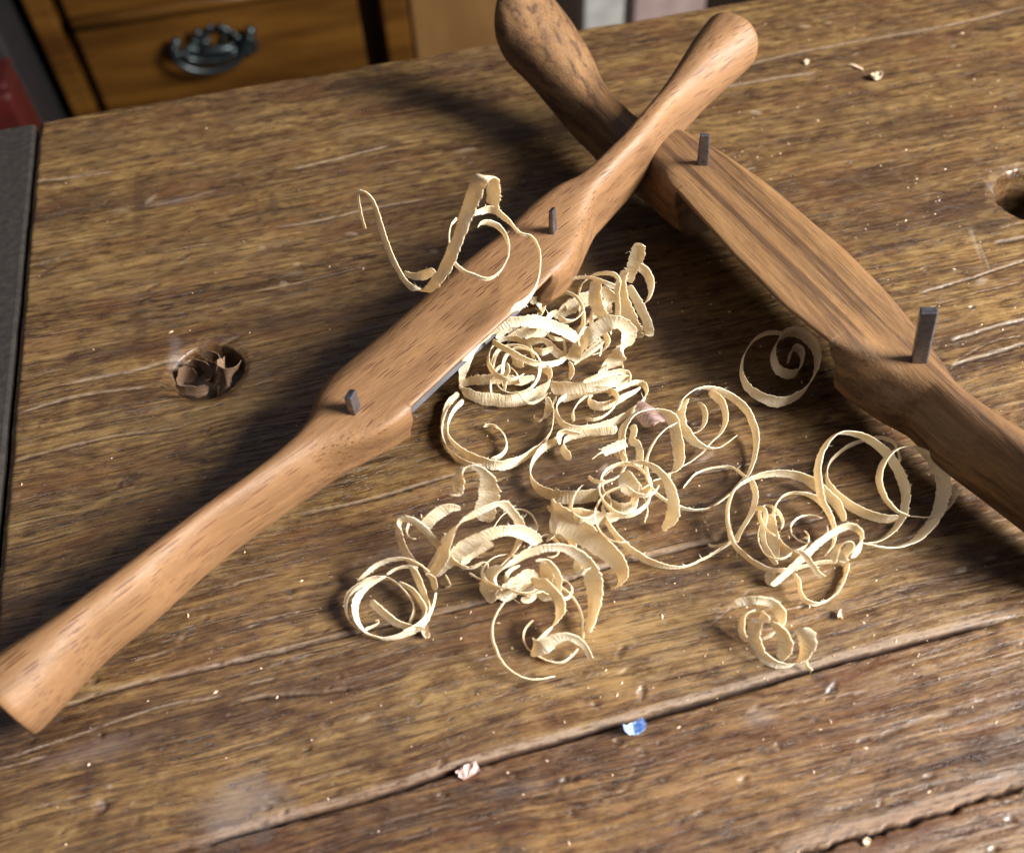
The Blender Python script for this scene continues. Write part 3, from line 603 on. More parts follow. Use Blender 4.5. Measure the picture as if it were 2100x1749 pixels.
shv('bent strip right of the upright translucent strip','B',[(1500,480,15),(1590,540,14),(1600,640,11),(1550,650,9),(1590,740,6)],[60,80,90,70,40],a=(.5,.4),z=1)
shv('pale strip lying slantwise behind the upright strip','B',[(1040,775,3),(1150,705,5),(1260,640,7),(1400,570,9),(1500,520,10)],[50,90,120,120,80],a=(-.25,.6),z=1)
shv('little rolled curl at the left end of the slantwise pale strip','B',[(1175,700),(1160,650),(1195,610),(1260,610),(1300,660),(1290,720)],[40,44,46,46,44,30],a=(-.1,.6),base=5)
shv('bright arch standing at the right of the pile with a ragged foot','B',[(1205,1200,3),(1290,1080,7),(1400,950,12),(1510,860,15),(1640,812,17),(1745,845,16),(1785,940,13),(1750,1060,9),(1660,1180,5),(1560,1260,2.5),(1470,1330,1.5)],[90,104,112,110,108,104,104,100,110,104,50],a=(.35,.6),z=1)
shv('thin white arc inside the bright arch','B',[(1450,895),(1540,925),(1578,1000),(1560,1070),(1500,1120),(1415,1145)],[34,40,42,34,26,20],a=(.45,.2),base=5)
shv('ragged bright strip lying under the bright arch','B',[(1235,1240,1.5),(1320,1160,2.5),(1440,1070,4),(1530,985,6)],[50,80,96,70],a=(.3,.6),z=1)
shv('small s-shaped band between the nested hoops and the bright arch','B',[(770,1030,6),(850,1000,8),(960,1000,8),(1030,1075,6),(1100,1140,4),(1180,1180,3)],[56,46,44,60,76,56],a=(.1,.6),z=1)
shv('white band curving left of the small s-shaped band','B',[(850,1100,5),(930,1110,6),(1010,1085,6),(1050,1060,6)],[50,56,50,24],a=(.1,.6),z=1)
shv('ridged band lying under the broad arching shaving','B',[(590,985,5),(690,940,6),(790,900,7),(870,865,8)],[60,84,84,50],a=(-.1,.65),z=1)
shv('short ridged end showing behind the ridged band','B',[(480,985,7),(540,910,9),(620,870,10),(700,850,11)],[40,60,60,30],a=(-.1,.6),z=1)
shv('flat scrap standing in the gap behind the nested hoops','B',[(680,1110,8),(685,1180,6),(690,1270,4)],[110,100,90],a=(.65,.1),z=1)
shv('thin drooping strand below the bright arch','B',[(1195,1200,6),(1220,1270,4),(1212,1340,2),(1195,1390,1.2)],[26,34,34,26],a=(.55,.1),z=1)
shv('thin hooked line from the s-shaped band to the bench','B',[(1120,925,9),(1140,1020,7),(1155,1110,5),(1150,1200,3)],[16,18,24,28],a=(.5,.1),z=1)
shv('broad pinkish strip deep inside the pile','B',[(770,1010,3),(850,950,4),(930,900,5),(1010,870,5)],[90,110,110,70],a=(-.2,.6),z=1)
# --- C frame
shv('large open ring lying left of centre with a double edge','C',[(285,375),(190,460),(130,600),(135,720),(230,840),(400,945),(590,1005),(760,985),(910,905),(1050,800),(1140,680),(1165,520),(1155,400),(1200,335)],[60,60,56,50,60,90,104,100,86,60,36,30,50,60],a=(.05,.62))
shv('outer coil hugging the left side of the large open ring','C',[(240,300,.5),(130,400,.5),(70,580),(85,760),(190,910),(340,990),(470,1010)],[50,60,50,44,60,40,20],a=(-.15,.6))
shv('small c-shaped curl lying inside the large open ring','C',[(470,632,0),(560,612,0),(650,670,0),(706,770,0),(692,870,0),(620,935,0),(540,950,0)],[24,30,36,30,34,44,40],a=(-.2,.5))
shv('white hooked tail hanging below the boat-shaped curl','C',[(1105,330,9),(1120,430,6),(1085,515,3.5),(1020,570,2),(975,560,1.8),(968,520,2.2),(992,515,2.6)],[30,56,64,56,40,24,14],a=(.5,.45),z=1)
shv('oval ring right of the large open ring with a bright front rim','C',[(1300,325),(1205,400),(1200,520),(1270,615),(1400,655),(1600,630),(1800,555),(1980,440),(2075,330),(2070,230),(1990,195),(1850,245),(1700,320)],[50,60,56,64,74,84,84,80,70,56,50,54,44],a=(.15,.62))
shv('short spiral lying inside the oval ring','C',[(2030,245,2),(1930,310,1.5),(1780,385,1),(1640,430,.5),(1530,405,0),(1500,345,0),(1560,318,0)],[24,56,80,84,80,56,30],a=(.1,.6),base=2)
shv('broad crumpled band running between the boat-shaped curl and the oval ring','C',[(1130,240,6),(1250,250,7),(1400,245,8),(1560,225,9),(1720,195,10),(1850,165,10),(1905,185,9)],[100,110,100,90,96,100,80],a=(.05,.62),z=1)
shv('second rim folded above the broad crumpled band','C',[(1450,190,11),(1560,155,12),(1700,110,12),(1830,88,12),(1915,110,11),(1920,195,10)],[30,50,56,44,36,40],a=(.1,.6),z=1)
shv('lower ragged edge of the crumpled band','C',[(1230,370,3),(1330,330,4),(1460,290,6),(1600,260,8),(1720,240,9)],[60,70,64,50,30],a=(.0,.62),z=1)
shv('curl falling below the oval ring with a square bright end','C',[(1800,665,6),(1680,672,6),(1540,690,5),(1400,712,4),(1290,760,3),(1250,830,2.5),(1290,900,2.5),(1350,925,3)],[90,84,66,70,90,84,80,70],a=(.3,.58),z=1)
shv('white folded wing at the left end of the curl below the oval ring','C',[(1225,810,4),(1220,730,5),(1260,680,6),(1350,690,6),(1440,700,6)],[40,60,60,50,30],a=(-.4,.45),z=1)
shv('middle ring opening to the right toward the tight nest of coils','C',[(1210,760),(1080,835),(975,950),(935,1070),(965,1180),(1070,1265),(1230,1315),(1400,1320),(1620,1290)],[84,84,80,70,84,110,130,140,120],a=(.0,.64))
shv('short bright blunt strip above the tight nest of coils','C',[(1650,890,11),(1760,835,12),(1880,780,13)],[84,92,90],a=(-.35,.6),z=1,taper=False)
shv('tan strip passing up behind the short blunt strip','C',[(1860,970,6),(1830,880,8),(1835,750,10),(1850,640,12),(1910,545,13),(2000,490,13),(2080,465,12)],[60,66,66,66,56,40,20],a=(.6,.25),z=1)
shv('folded loop right of the short blunt strip','C',[(1940,600,10),(1965,690,9),(1930,770,8),(1985,790,9),(2015,860,8),(2010,960,6),(2015,1070,4)],[56,66,60,56,56,56,40],a=(.55,.3),z=1)
# --- tight nest, E frame
shv('thin ring around the tight nest of coils','E',[(430,1010,1),(400,930,1),(310,845,1),(190,830,1),(80,880,.5),(22,990),(35,1100),(120,1200),(220,1250),(340,1220),(425,1130),(435,1030)],[22,24,26,26,26,30,36,44,44,34,26,22],a=(-.1,.4),base=7)
shv('second thin ring crossing the one around the tight nest','E',[(60,930),(150,850),(260,830),(370,870),(430,960),(440,1060),(400,1150),(310,1225),(200,1255)],[16,20,24,26,28,28,26,28,24],a=(.2,.35),base=5)
shv('bright white flap standing in the tight nest of coils','E',[(210,890,15),(255,980,14),(300,1050,12),(330,1110,10)],[90,140,120,50],a=(.55,.5),z=1)
shv('wide golden coil at the bottom of the tight nest','E',[(60,960,4),(45,1060,3.2),(100,1160,3),(200,1205,3),(300,1165,3.2),(335,1080,4),(310,980,5)],[110,110,125,130,125,110,80],a=(0,.62),z=1)
shv('small white twig crossing the nest to the right','E',[(240,1010,15),(330,1085,14),(420,1085,14),(480,1050,14),(510,1000,15)],[16,30,30,34,28],a=(.1,.5),z=1)
shv('curved blade-like strip standing right of the tight nest','E',[(270,815,13),(380,818,14),(470,862,14),(560,950,12),(615,1060,10),(628,1180,7),(600,1280,4),(530,1375,1.6)],[22,30,44,56,70,74,76,44],a=(.5,.35),z=1)
shv('largest thin circle between the centre and the right cluster','E',[(672,485,0),(565,540),(465,650),(405,800),(415,940),(465,1055),(560,1130),(680,1185),(800,1205),(930,1180),(1050,1100),(1190,980),(1265,850),(1297,700),(1290,550),(1225,400),(1110,290),(985,230),(880,203),(785,230),(705,300),(662,400)],[10,16,22,24,26,24,22,28,28,36,30,26,30,36,40,42,46,48,30,16,18,20],a=(.33,.30))
shv('wide pale curl at the upper left inside the largest circle','E',[(740,290),(692,380),(682,480),(735,580),(800,650),(880,690),(980,702),(1060,660),(1150,590)],[30,62,74,70,60,40,20,14,12],a=(.5,.25),base=1)
shv('narrow curl ending in a point inside the largest circle','E',[(820,320,2),(872,360,2),(888,450,1),(855,535,.5),(795,578,0),(735,575,0)],[24,32,34,24,16,14],a=(.5,.2),base=1.5)
shv('long slanting strand crossing the largest circle','E',[(905,245,8),(995,290,9),(1045,380,8),(1050,480,6),(1010,580,4),(930,655,3),(860,740,2),(760,815,1.5),(660,870,1.5),(560,935,1.5),(450,970,3)],[20,50,44,34,26,30,34,30,26,22,16],a=(.4,.35),z=1)
shv('flat tan strap coming down the left side of the largest circle','E',[(215,500,12),(300,420,13),(400,388,13),(500,385,12),(590,425,11),(640,540,8),(665,680,5),(672,800,3),(640,885,2),(570,915,2)],[30,30,26,40,70,76,78,74,50,20],a=(.62,.2),z=1)
shv('thin shaving swinging along the bottom from the nest to the right cluster','E',[(38,1160,5),(80,1300,4),(165,1425,3),(290,1545,2),(430,1625,1.5),(570,1670,1.5),(710,1668,1.5),(850,1615,1.5),(980,1540,2),(1100,1465,3)],[44,50,56,58,58,40,22,26,34,40],a=(.1,.6),z=1)
shv('wispy tan thread lying flat inside the bottom of the largest circle','E',[(700,1030,.8),(750,965,.8),(830,895,.8),(960,858,.9),(1080,850,1),(1160,890,2),(1225,940,4)],[24,26,18,14,14,18,20],a=(.1,.6),z=1)
shv('narrow loop hanging at the left end of the right cluster','E',[(1225,925),(1135,1025),(1075,1150),(1065,1270),(1085,1400),(1125,1490),(1145,1420),(1200,1330),(1265,1220),(1295,1100),(1280,1000),(1235,935)],[26,26,24,26,30,44,50,50,44,40,36,26],a=(.35,.35),base=1)
shv('small forked splinter left of the narrow loop','E',[(905,1490,1.5),(960,1505,1.5),(1040,1490,2),(1100,1465,3)],[18,20,26,34],a=(.1,.6),z=1)
# --- right cluster, H frame
shv('long arc forming the left and top of the right cluster','H',[(845,985,1),(720,995),(560,1035),(430,1040),(330,1000),(235,930),(180,860),(150,760),(155,640),(195,530),(280,465),(400,430),(530,428),(650,462),(750,535),(840,620),(895,730)],[30,34,36,34,30,28,24,18,20,26,38,44,46,50,52,50,30],a=(.12,.5))
shv('middle ring of the right cluster open at its lower right','H',[(760,950),(810,880),(820,790),(790,690),(720,600),(620,555),(520,562),(455,620),(437,700),(450,790),(490,880),(570,940),(680,975)],[20,26,28,30,28,20,22,26,30,34,38,42,40],a=(.05,.42),base=1)
shv('tan leaf-shaped strip standing in the right cluster','H',[(420,680,8),(430,800,5),(447,900,3),(457,985,1.4)],[36,54,50,20],a=(.68,0),z=1)
shv('thin strand beside the tan leaf-shaped strip','H',[(300,650,6),(370,650,8),(390,690,8),(372,780,6),(385,880,4),(425,960,2),(465,1008,1.2)],[14,18,20,22,24,28,20],a=(.5,.2),z=1)
shv('diagonal strap crossing the right cluster with a torn right end','H',[(425,1140,1),(520,1050,4),(620,960,8),(720,865,12),(820,795,14),(905,757,15),(965,780,14),(985,850,11),(950,960,7)],[50,50,50,50,52,50,46,50,60],a=(-.3,.6),z=1)
shv('short tag hanging under the diagonal strap','H',[(420,1040,3),(420,1090,2),(408,1135,1.2)],[44,46,30],a=(.65,0),z=1)
shv('little straight twig in front of the diagonal strap','H',[(600,910,13),(660,972,10),(710,1045,6),(755,1085,4)],[26,26,22,30],a=(.5,.4),z=1)
shv('small bright folds at the right end of the diagonal strap','H',[(810,985,6),(840,900,9),(900,850,11),(930,880,10),(870,960,7),(900,990,5)],[26,36,40,40,36,24],a=(.3,.5),z=1)
shv('wavy lower loop of the right cluster','H',[(565,1050),(600,1110),(608,1180),(640,1232),(710,1250),(790,1220),(850,1160),(890,1070),(905,990)],[24,26,24,28,30,28,24,26,30],a=(.15,.5))
shv('tall left circle of the pair by the brown tool','H',[(795,695),(745,610),(718,490),(722,350),(770,235),(850,172),(960,178),(1070,232),(1165,315),(1240,430),(1275,560),(1260,680),(1200,790),(1110,855),(1025,867)],[24,28,30,30,30,28,32,34,36,36,34,32,28,20,12],a=(.30,.28))
shv('wide-bottomed ring behind the tall left circle','H',[(1240,355),(1200,240),(1100,205),(980,230),(870,285),(790,370),(778,470),(830,555),(920,625),(1040,685),(1150,712),(1235,705)],[24,20,22,26,30,36,44,52,58,60,56,44],a=(-.08,.6))
shv('right circle of the pair, thick on its right side','H',[(990,865),(1090,888),(1220,893),(1340,840),(1440,730),(1497,600),(1505,480),(1455,365),(1375,285),(1280,262),(1190,292),(1122,375),(1105,480),(1140,580),(1210,660),(1300,700)],[12,18,34,44,50,52,50,44,30,18,20,26,26,22,18,12],a=(.5,.2),base=.6)
shv('hair-thin strand trailing under the brown tool','H',[(1300,700,2),(1430,702,1.4),(1530,655,1.5),(1580,570,2),(1582,495,3)],[8,7,14,22,16],a=(.4,.3),z=1)
shv('small tangled curl standing alone near the long board gap','H',[(195,1245,8),(260,1228,9),(340,1225,10),(430,1245,9),(485,1310,7),(485,1390,5),(430,1440,4),(375,1480,2.5)],[50,56,54,54,60,62,60,40],a=(.2,.62),z=1)
shv('upright loop at the front of the small tangled curl','H',[(420,1360,10),(350,1330,9),(315,1400,6),(325,1500,3.5),(385,1590,2),(470,1635,1.6),(570,1625,1.8),(635,1550,4),(648,1450,7),(620,1400,9)],[30,50,60,62,60,50,50,70,76,40],a=(.4,.55),z=1)
shv('inner strip of the small tangled curl','H',[(430,1360,9),(500,1440,6),(512,1530,3),(480,1610,1.5)],[40,60,60,40],a=(.6,.2),z=1)
shv('left side loop of the small tangled curl','H',[(330,1290,6),(260,1320,5),(237,1400,3),(250,1460,1.8),(290,1485,1.4)],[26,34,34,36,30],a=(.3,.45),z=1)
shv('tiny thread tail at the foot of the small tangled curl','H',[(640,1600,2),(648,1640,1.2),(685,1670,.8)],[18,16,18],a=(.3,.4),z=1)
# --- lower left cluster, F frame
shv('white hooked shaving at the top of the lower left cluster','F',[(955,350,15),(1010,330,16),(1028,220,20),(1085,140,23),(1150,118,24),(1230,150,23),(1275,230,20),(1280,330,15),(1262,420,10),(1255,510,5),(1250,570,2)],[20,70,78,70,60,66,90,110,110,100,70],a=(.5,.42),z=1)
shv('ragged short band at the upper left of the lower left cluster','F',[(745,620,6),(800,550,9),(880,485,11),(970,455,12),(1055,470,11)],[60,84,84,70,20],a=(-.25,.6),z=1)
shv('large pale arch of the lower left cluster tapering at its right','F',[(790,1005,3),(870,880,8),(940,730,13),(1040,590,17),(1180,490,20),(1330,425,21),(1400,420,20),(1465,480,17),(1520,560,14),(1545,660,10),(1490,800,7),(1400,910,5),(1300,1000,3),(1220,1045,2),(1110,985,2.5)],[90,100,110,112,104,80,66,56,56,56,66,70,60,24,14],a=(.45,.5),z=1)
shv('slender loop on the left of the lower left cluster','F',[(1120,950,5),(1010,910,6),(900,800,9),(800,690,13),(700,590,16),(620,548,17),(560,575,15),(548,680,11),(590,800,7),(640,890,4),(690,960,2)],[20,34,44,56,60,52,50,52,64,64,30],a=(.3,.5),z=1)
shv('ridged strap lying across the lower left cluster','F',[(800,1000,2),(930,900,6),(1060,795,10),(1200,705,14),(1370,645,16),(1510,640,15),(1620,690,12),(1690,750,9)],[96,104,108,104,92,90,90,60],a=(-.1,.64),z=1)
shv('torn lower strip under the ridged strap','F',[(1070,920,4),(1120,840,6),(1210,790,8),(1315,740,10)],[60,70,64,40],a=(-.2,.6),z=1)
shv('small white curled fragment below the ridged strap','F',[(1040,935,4),(1130,945,4),(1200,915,5),(1255,900,5),(1270,960,3),(1240,1015,2)],[20,28,30,20,16,26],a=(.1,.5),z=1)
shv('hanging tab at the joint of the lower left cluster','F',[(760,990,6),(810,1020,5),(830,1080,3.5),(822,1130,2)],[24,44,50,30],a=(.5,.4),z=1)
shv('upper outer arc of the lower left coil','F',[(800,985,8),(700,915,9),(600,878,9),(480,882,8),(360,930,6),(255,1010,4),(205,1060,2.5)],[20,26,30,34,38,36,20],a=(0,.5),z=1)
shv('outer ring of the lower left coil','F',[(850,1140,3),(825,1250,2),(760,1390,1),(640,1475,.5),(440,1530),(300,1495),(165,1420),(105,1310),(112,1190),(200,1095),(330,1035),(460,1032),(560,1100),(650,1215),(668,1320),(620,1410)],[30,30,60,70,40,22,34,50,46,50,46,30,36,46,44,30],a=(-.05,.5))
shv('inner ring of the lower left coil','F',[(540,1055),(640,1115),(725,1220),(760,1320),(690,1415),(560,1470)],[20,50,60,66,60,30],a=(.35,.4),base=2)
shv('second inner ring of the lower left coil','F',[(440,1010),(310,1090),(215,1180),(185,1300),(225,1420),(300,1490),(420,1520)],[20,34,48,50,36,26,16],a=(-.3,.3),base=1.5)
shv('flat notched strip lying through the lower left coil','F',[(310,1205,6),(400,1300,4.5),(510,1385,3.5),(630,1435,3),(765,1442,4)],[70,76,74,64,40],a=(.3,.62),z=1)
shv('low inner arc at the back of the lower left coil','F',[(440,1005,6),(520,952,7),(620,932,7),(705,945,7)],[24,24,26,20],a=(0,.5),z=1)
shv('tan post leaning at the right of the lower left coil','F',[(650,930,9),(700,1040,6),(745,1150,3.5),(775,1270,1.5),(770,1400,1)],[60,64,60,46,40],a=(.65,.1),z=1)
shv('tiny curl lying inside the lower left coil','F',[(260,1450,1.2),(320,1425,1.2),(370,1400,1.2),(375,1375,1.4),(345,1380,1.4)],[40,22,20,16,12],a=(.1,.6),z=1)
shv('hair-like curl right of the lower left coil joint','F',[(920,1000,3),(950,1050,2),(970,1095,1.4),(925,1112,1)],[10,12,12,10],a=(.3,.4),z=1)
# --- lower centre cluster, G frame
shv('broad barrel-shaped coil of the lower centre cluster','G',[(210,960,3),(165,880,4),(190,780,8),(300,660,13),(440,560,16),(600,495,18),(760,480,18),(900,520,16),(1010,620,13),(1060,760,9),(1075,900,6),(1060,1050,4),(1015,1220,2.5)],[90,120,130,130,120,100,84,90,110,130,134,120,90],a=(.42,.52),z=1)
shv('inner coil of the barrel-shaped one','G',[(560,590,14),(660,595,13),(740,670,11),(765,770,8),(745,880,4)],[30,36,40,44,50],a=(.35,.45),z=1)
shv('ridged strips packed inside the barrel-shaped coil','G',[(250,930,3),(340,850,5),(450,760,7),(560,680,9)],[110,150,150,100],a=(-.4,.6),z=1)
shv('tan upright strip behind the barrel-shaped coil','G',[(660,620,11),(665,720,7),(650,840,3)],[90,90,70],a=(.65,.1),z=1)
shv('crumpled lip at the foot of the barrel-shaped coil','G',[(450,905,4),(520,930,3),(590,860,4),(650,910,3),(740,890,3)],[70,90,80,90,40],a=(.1,.64),z=1)
shv('long thin hoop reaching lowest of the lower centre cluster','G',[(970,1270),(968,1180),(955,1050),(895,930),(790,828),(650,780),(500,790),(380,870),(285,970),(225,1070),(198,1190),(222,1330),(300,1480),(425,1582),(570,1612),(735,1580)],[16,18,20,20,20,20,20,24,36,36,34,34,30,28,28,36],a=(.2,.35))
shv('s-shaped ribbon in front of the lower centre cluster','G',[(540,800,8),(640,800,10),(730,870,10),(778,970,8),(745,1100,5),(660,1210,3),(540,1330,2),(600,1330,4.5),(690,1280,7),(800,1245,8.5),(900,1260,8),(990,1340,5),(1045,1440,2)],[90,96,90,96,110,124,110,110,110,90,70,44,34],a=(.3,.62),z=1)
shv('thin c-shaped thread around the s-shaped ribbon','G',[(555,1100,1),(485,1170,.7),(462,1260,.4),(500,1350),(590,1412),(700,1462),(800,1460),(880,1405),(935,1340)],[14,24,28,28,26,24,22,20,14],a=(-.2,.4))
shv('widest flat shaving with saw-toothed edges in the centre','G',[(690,200,9),(780,240,10),(900,310,9),(1030,400,8),(1150,490,7),(1250,590,6),(1305,700,4),(1280,790,2),(1235,838,.8)],[220,230,220,190,170,150,110,60,16],a=(.42,.62),z=1,rag=.12)
shv('folded golden flap at the back of the widest flat shaving','G',[(690,190,3),(860,190,6),(1000,210,6),(1120,230,5),(1290,225,3)],[130,110,120,110,50],a=(0,.66),z=1)
# --- in the shade of the brown tool
shv('spiral curl lying alone in the shade of the brown tool','T',[(1200,1262,0),(1110,1268,0),(1048,1330,0),(1032,1420,0),(1080,1488,0),(1175,1520,0),(1268,1475,0),(1315,1390,0),(1305,1310,0),(1240,1258,0),(1180,1275,0),(1152,1340,0),(1178,1405,0),(1240,1410,0),(1262,1340,0),(1225,1318,0),(1208,1375,0)],[10,16,20,22,28,38,40,36,34,32,36,30,30,30,24,26,18],a=(.12,.55))
# --- odd bits
shv('pinkish white rolled bark-like curl beside the oval ring','E',[(335,480,5),(395,410,7),(470,400,7),(535,440,5),(560,520,2.5)],[120,190,200,180,120],a=(.45,-.45),z=1,mat='pinkchip',name='bark_curl',cat='wood curl',group='',thick=.0004,fuzz=0)
KG='brown shavings in the bench hole'
shv('brown pointed flake at the left inside the filled bench hole','K',[(440,900,-1.5),(600,830,-2.5),(760,900,-4)],[260,240,200],a=(.1,.6),z=1,mat='brownshav',group=KG,fuzz=.2)
shv('pale brown rolled flake in the middle of the filled bench hole','K',[(640,730,-1.5),(780,690,-.5),(930,780,-1.5),(950,900,-4)],[60,240,300,200],a=(.4,.45),z=1,mat='brownshav',group=KG,fuzz=.2)
shv('brown tube-like flake sticking out at the right of the filled bench hole','K',[(1180,900,-2),(1230,960,-1),(1330,930,-.5),(1370,850,-1.5)],[560,540,520,480],a=(.45,.6),z=1,mat='brownshav',group=KG,fuzz=.1)
shv('dark flake lying along the bottom of the filled bench hole','K',[(430,1040,-1.5),(600,1070,-1.5),(800,1090,-2),(980,1070,-3)],[110,140,150,120],a=(0,.6),z=1,mat='brownshav',group=KG,fuzz=.1)
shv('small curled flake at the back of the filled bench hole','K',[(900,560,-2.5),(1010,520,-1.5),(1130,560,-2),(1150,660,-3.5)],[120,150,150,90],a=(.1,.6),z=1,mat='brownshav',group=KG,fuzz=.3)
shv('twisted dark flake between the rolled and the tube-like flakes in the hole','K',[(980,700,-4),(1080,760,-3),(1040,880,-3),(930,960,-4)],[130,170,160,110],a=(.5,.3),z=1,mat='brownshav',group=KG,fuzz=.3)
shv('tiny pale flake at the upper left of the filled bench hole','K',[(600,690,-.8),(650,650,-.4),(710,640,-.8)],[70,90,50],a=(.2,.6),z=1,mat='chip',group=KG,fuzz=.2)
# fine wisps through the heaps
rw=random.Random(77)
for k in range(26):
    if k<9: x0,y0,zz=rw.uniform(985,1290),rw.uniform(610,840),rw.uniform(3,13)
    elif k<14: x0,y0,zz=rw.uniform(1200,1350),rw.uniform(880,1090),rw.uniform(3,11)
    elif k<22: x0,y0,zz=rw.uniform(850,1200),rw.uniform(1080,1270),rw.uniform(2,10)
    else: x0,y0,zz=rw.uniform(1560,1720),rw.uniform(1060,1170),rw.uniform(2,9)
    r0=rw.uniform(16,52); a0=rw.uniform(0,6.28); sw=rw.uniform(2.2,6.0)*rw.choice((1,-1)); gr=rw.uniform(-.5,.5); e=rw.uniform(.55,1); th0=rw.uniform(0,3.14); pts=[]
    for q in range(11):
        t=q/10; a=a0+sw*t; r=r0*(1+gr*t); u,v=r*math.cos(a),r*e*math.sin(a)
        pts.append((x0+u*math.cos(th0)-v*math.sin(th0),y0+u*math.sin(th0)+v*math.cos(th0),max(1.,zz+3.5*math.sin(a+th0)+2*t)))
    wd=rw.choice((3,4,5,9,14)); shv('thin loose wisp tangled among the heaped shavings','D',pts,[wd*.5,wd,wd*1.1,wd*.7],a=(rw.uniform(-.4,.5),rw.uniform(.2,.55)),z=1,group='fine wisps tangled in the heaps',name='shaving_wisp',cat='wood wisp')
# chips
def chip(label,x,y,L,W,T,ang,mat,name,cat,seed,curl=0,group=None):
    r=random.Random(seed); c=P(x,y); n=7; V=[];z0=ZAT(c[0],c[1])+.0001
    for i in range(n):
        u=i/(n-1)-.5; w=W*(1-.55*abs(2*u)**2*r.uniform(.4,1))
        for j in range(4):
            v=j/3-.5; z=T*(.7+.5*r.random())+curl*(abs(u)*2)**2*L*.5+curl*abs(v)*W*.6
            V.append((u*L+r.uniform(-.05,.05)*L,v*w+r.uniform(-.05,.05)*W,z))
    top=len(V); V+=[(a,b,max(0,z-T*.9)) for a,b,z in V]
    Fc=[(i*4+j,(i+1)*4+j,(i+1)*4+j+1,i*4+j+1) for i in range(n-1) for j in range(3)]
    Fc+=[(top+a,top+d,top+c_,top+b) for a,b,c_,d in Fc]
    ed=[0,4,8,12,16,20,24,25,26,27,23,19,15,11,7,3,2,1]
    Fc+=[(ed[(k+1)%18],ed[k],top+ed[k],top+ed[(k+1)%18]) for k in range(18)]
    o=mesh_obj(name,V,Fc,mat,None,False); o.location=(c[0],c[1],z0); o.rotation_euler=(0,0,ang); tag(o,label,cat,group); return o
o=chip('tiny crumpled scrap of blue foil beside the long board gap',1300,1499,.0038,.0022,.0004,.15,M['foil'],'foil_scrap','foil scrap',3,1.1)
chip('small pinkish rectangular chip caught in the long board gap',959,1583,.0038,.0021,.0009,.22,M['pinkchip'],'wood_chip','wood chip',5,0,'loose wood chips')
chip('tiny triangular pale chip on the far right of the bench',1795,163,.0034,.0026,.0009,.1,M['chip'],'wood_chip','wood chip',6,.5,'loose wood chips')
chip('thin dull splinter left of the tiny triangular chip',1757,141,.0040,.0008,.0006,-1.05,M['chip'],'wood_chip','wood chip',8,0,'loose wood chips')
chip('small pale crumb below the foil scrap and the tangled curl',1776,1726,.0013,.0011,.0007,.5,M['chip'],'wood_chip','wood chip',9,0,'loose wood chips')
chip('small pale fleck at the end of the beech handle on the far side',1652,131,.0017,.0014,.0008,.5,M['chip'],'wood_chip','wood chip',10,0,'loose wood chips')
chip('tiny tan crumb right of the lower loop of the right cluster',1722,1265,.0018,.0011,.0007,.9,M['chip'],'wood_chip','wood chip',11,.8,'loose wood chips')
chip('tiny curl crumb below the flat notched strip of the coil',874,1302,.0014,.0026,.0007,.1,M['chip'],'wood_chip','wood chip',12,.8,'loose wood chips')
chip('small reddish splinter at the shoulder notch of the brown tool',1388,440,.0009,.0042,.0006,-.5,M['pinkchip'],'wood_chip','wood chip',13,0,'loose wood chips')
# sawdust
def dust():
    r=random.Random(21); b=MB()
    for k in range(620):
        if k<260: x=r.gauss(1330,330); y=r.gauss(1150,260)
        elif k<460: x=r.uniform(1450,2100); y=r.uniform(30,900)
        else: x=r.uniform(0,2100); y=r.uniform(250,1749)
        c=P(x,y); 
        if c[0]<XL+.002 or c[1]>YB-.002: continue
        s=abs(r.gauss(.00009,.00008))+.00005; L=s*r.uniform(1,2.6); a=r.uniform(0,6.28); z=ZAT(c[0],c[1])+.00003
        ca,sa=math.cos(a),math.sin(a); V=[(L*ca,L*sa,0),(-s*sa,s*ca,0),(-L*ca,-L*sa,0),(s*sa,-s*ca,0)]
        t=s*.9; V=[(c[0]+v[0],c[1]+v[1],z) for v in V]+[(c[0],c[1],z+t)]
        b.add(V,[(0,1,4),(1,2,4),(2,3,4),(3,0,4)])
    o=b.build('sawdust',M['chip']); tag(o,'fine pale sawdust specks scattered over the bench','sawdust',kind='stuff')
dust()
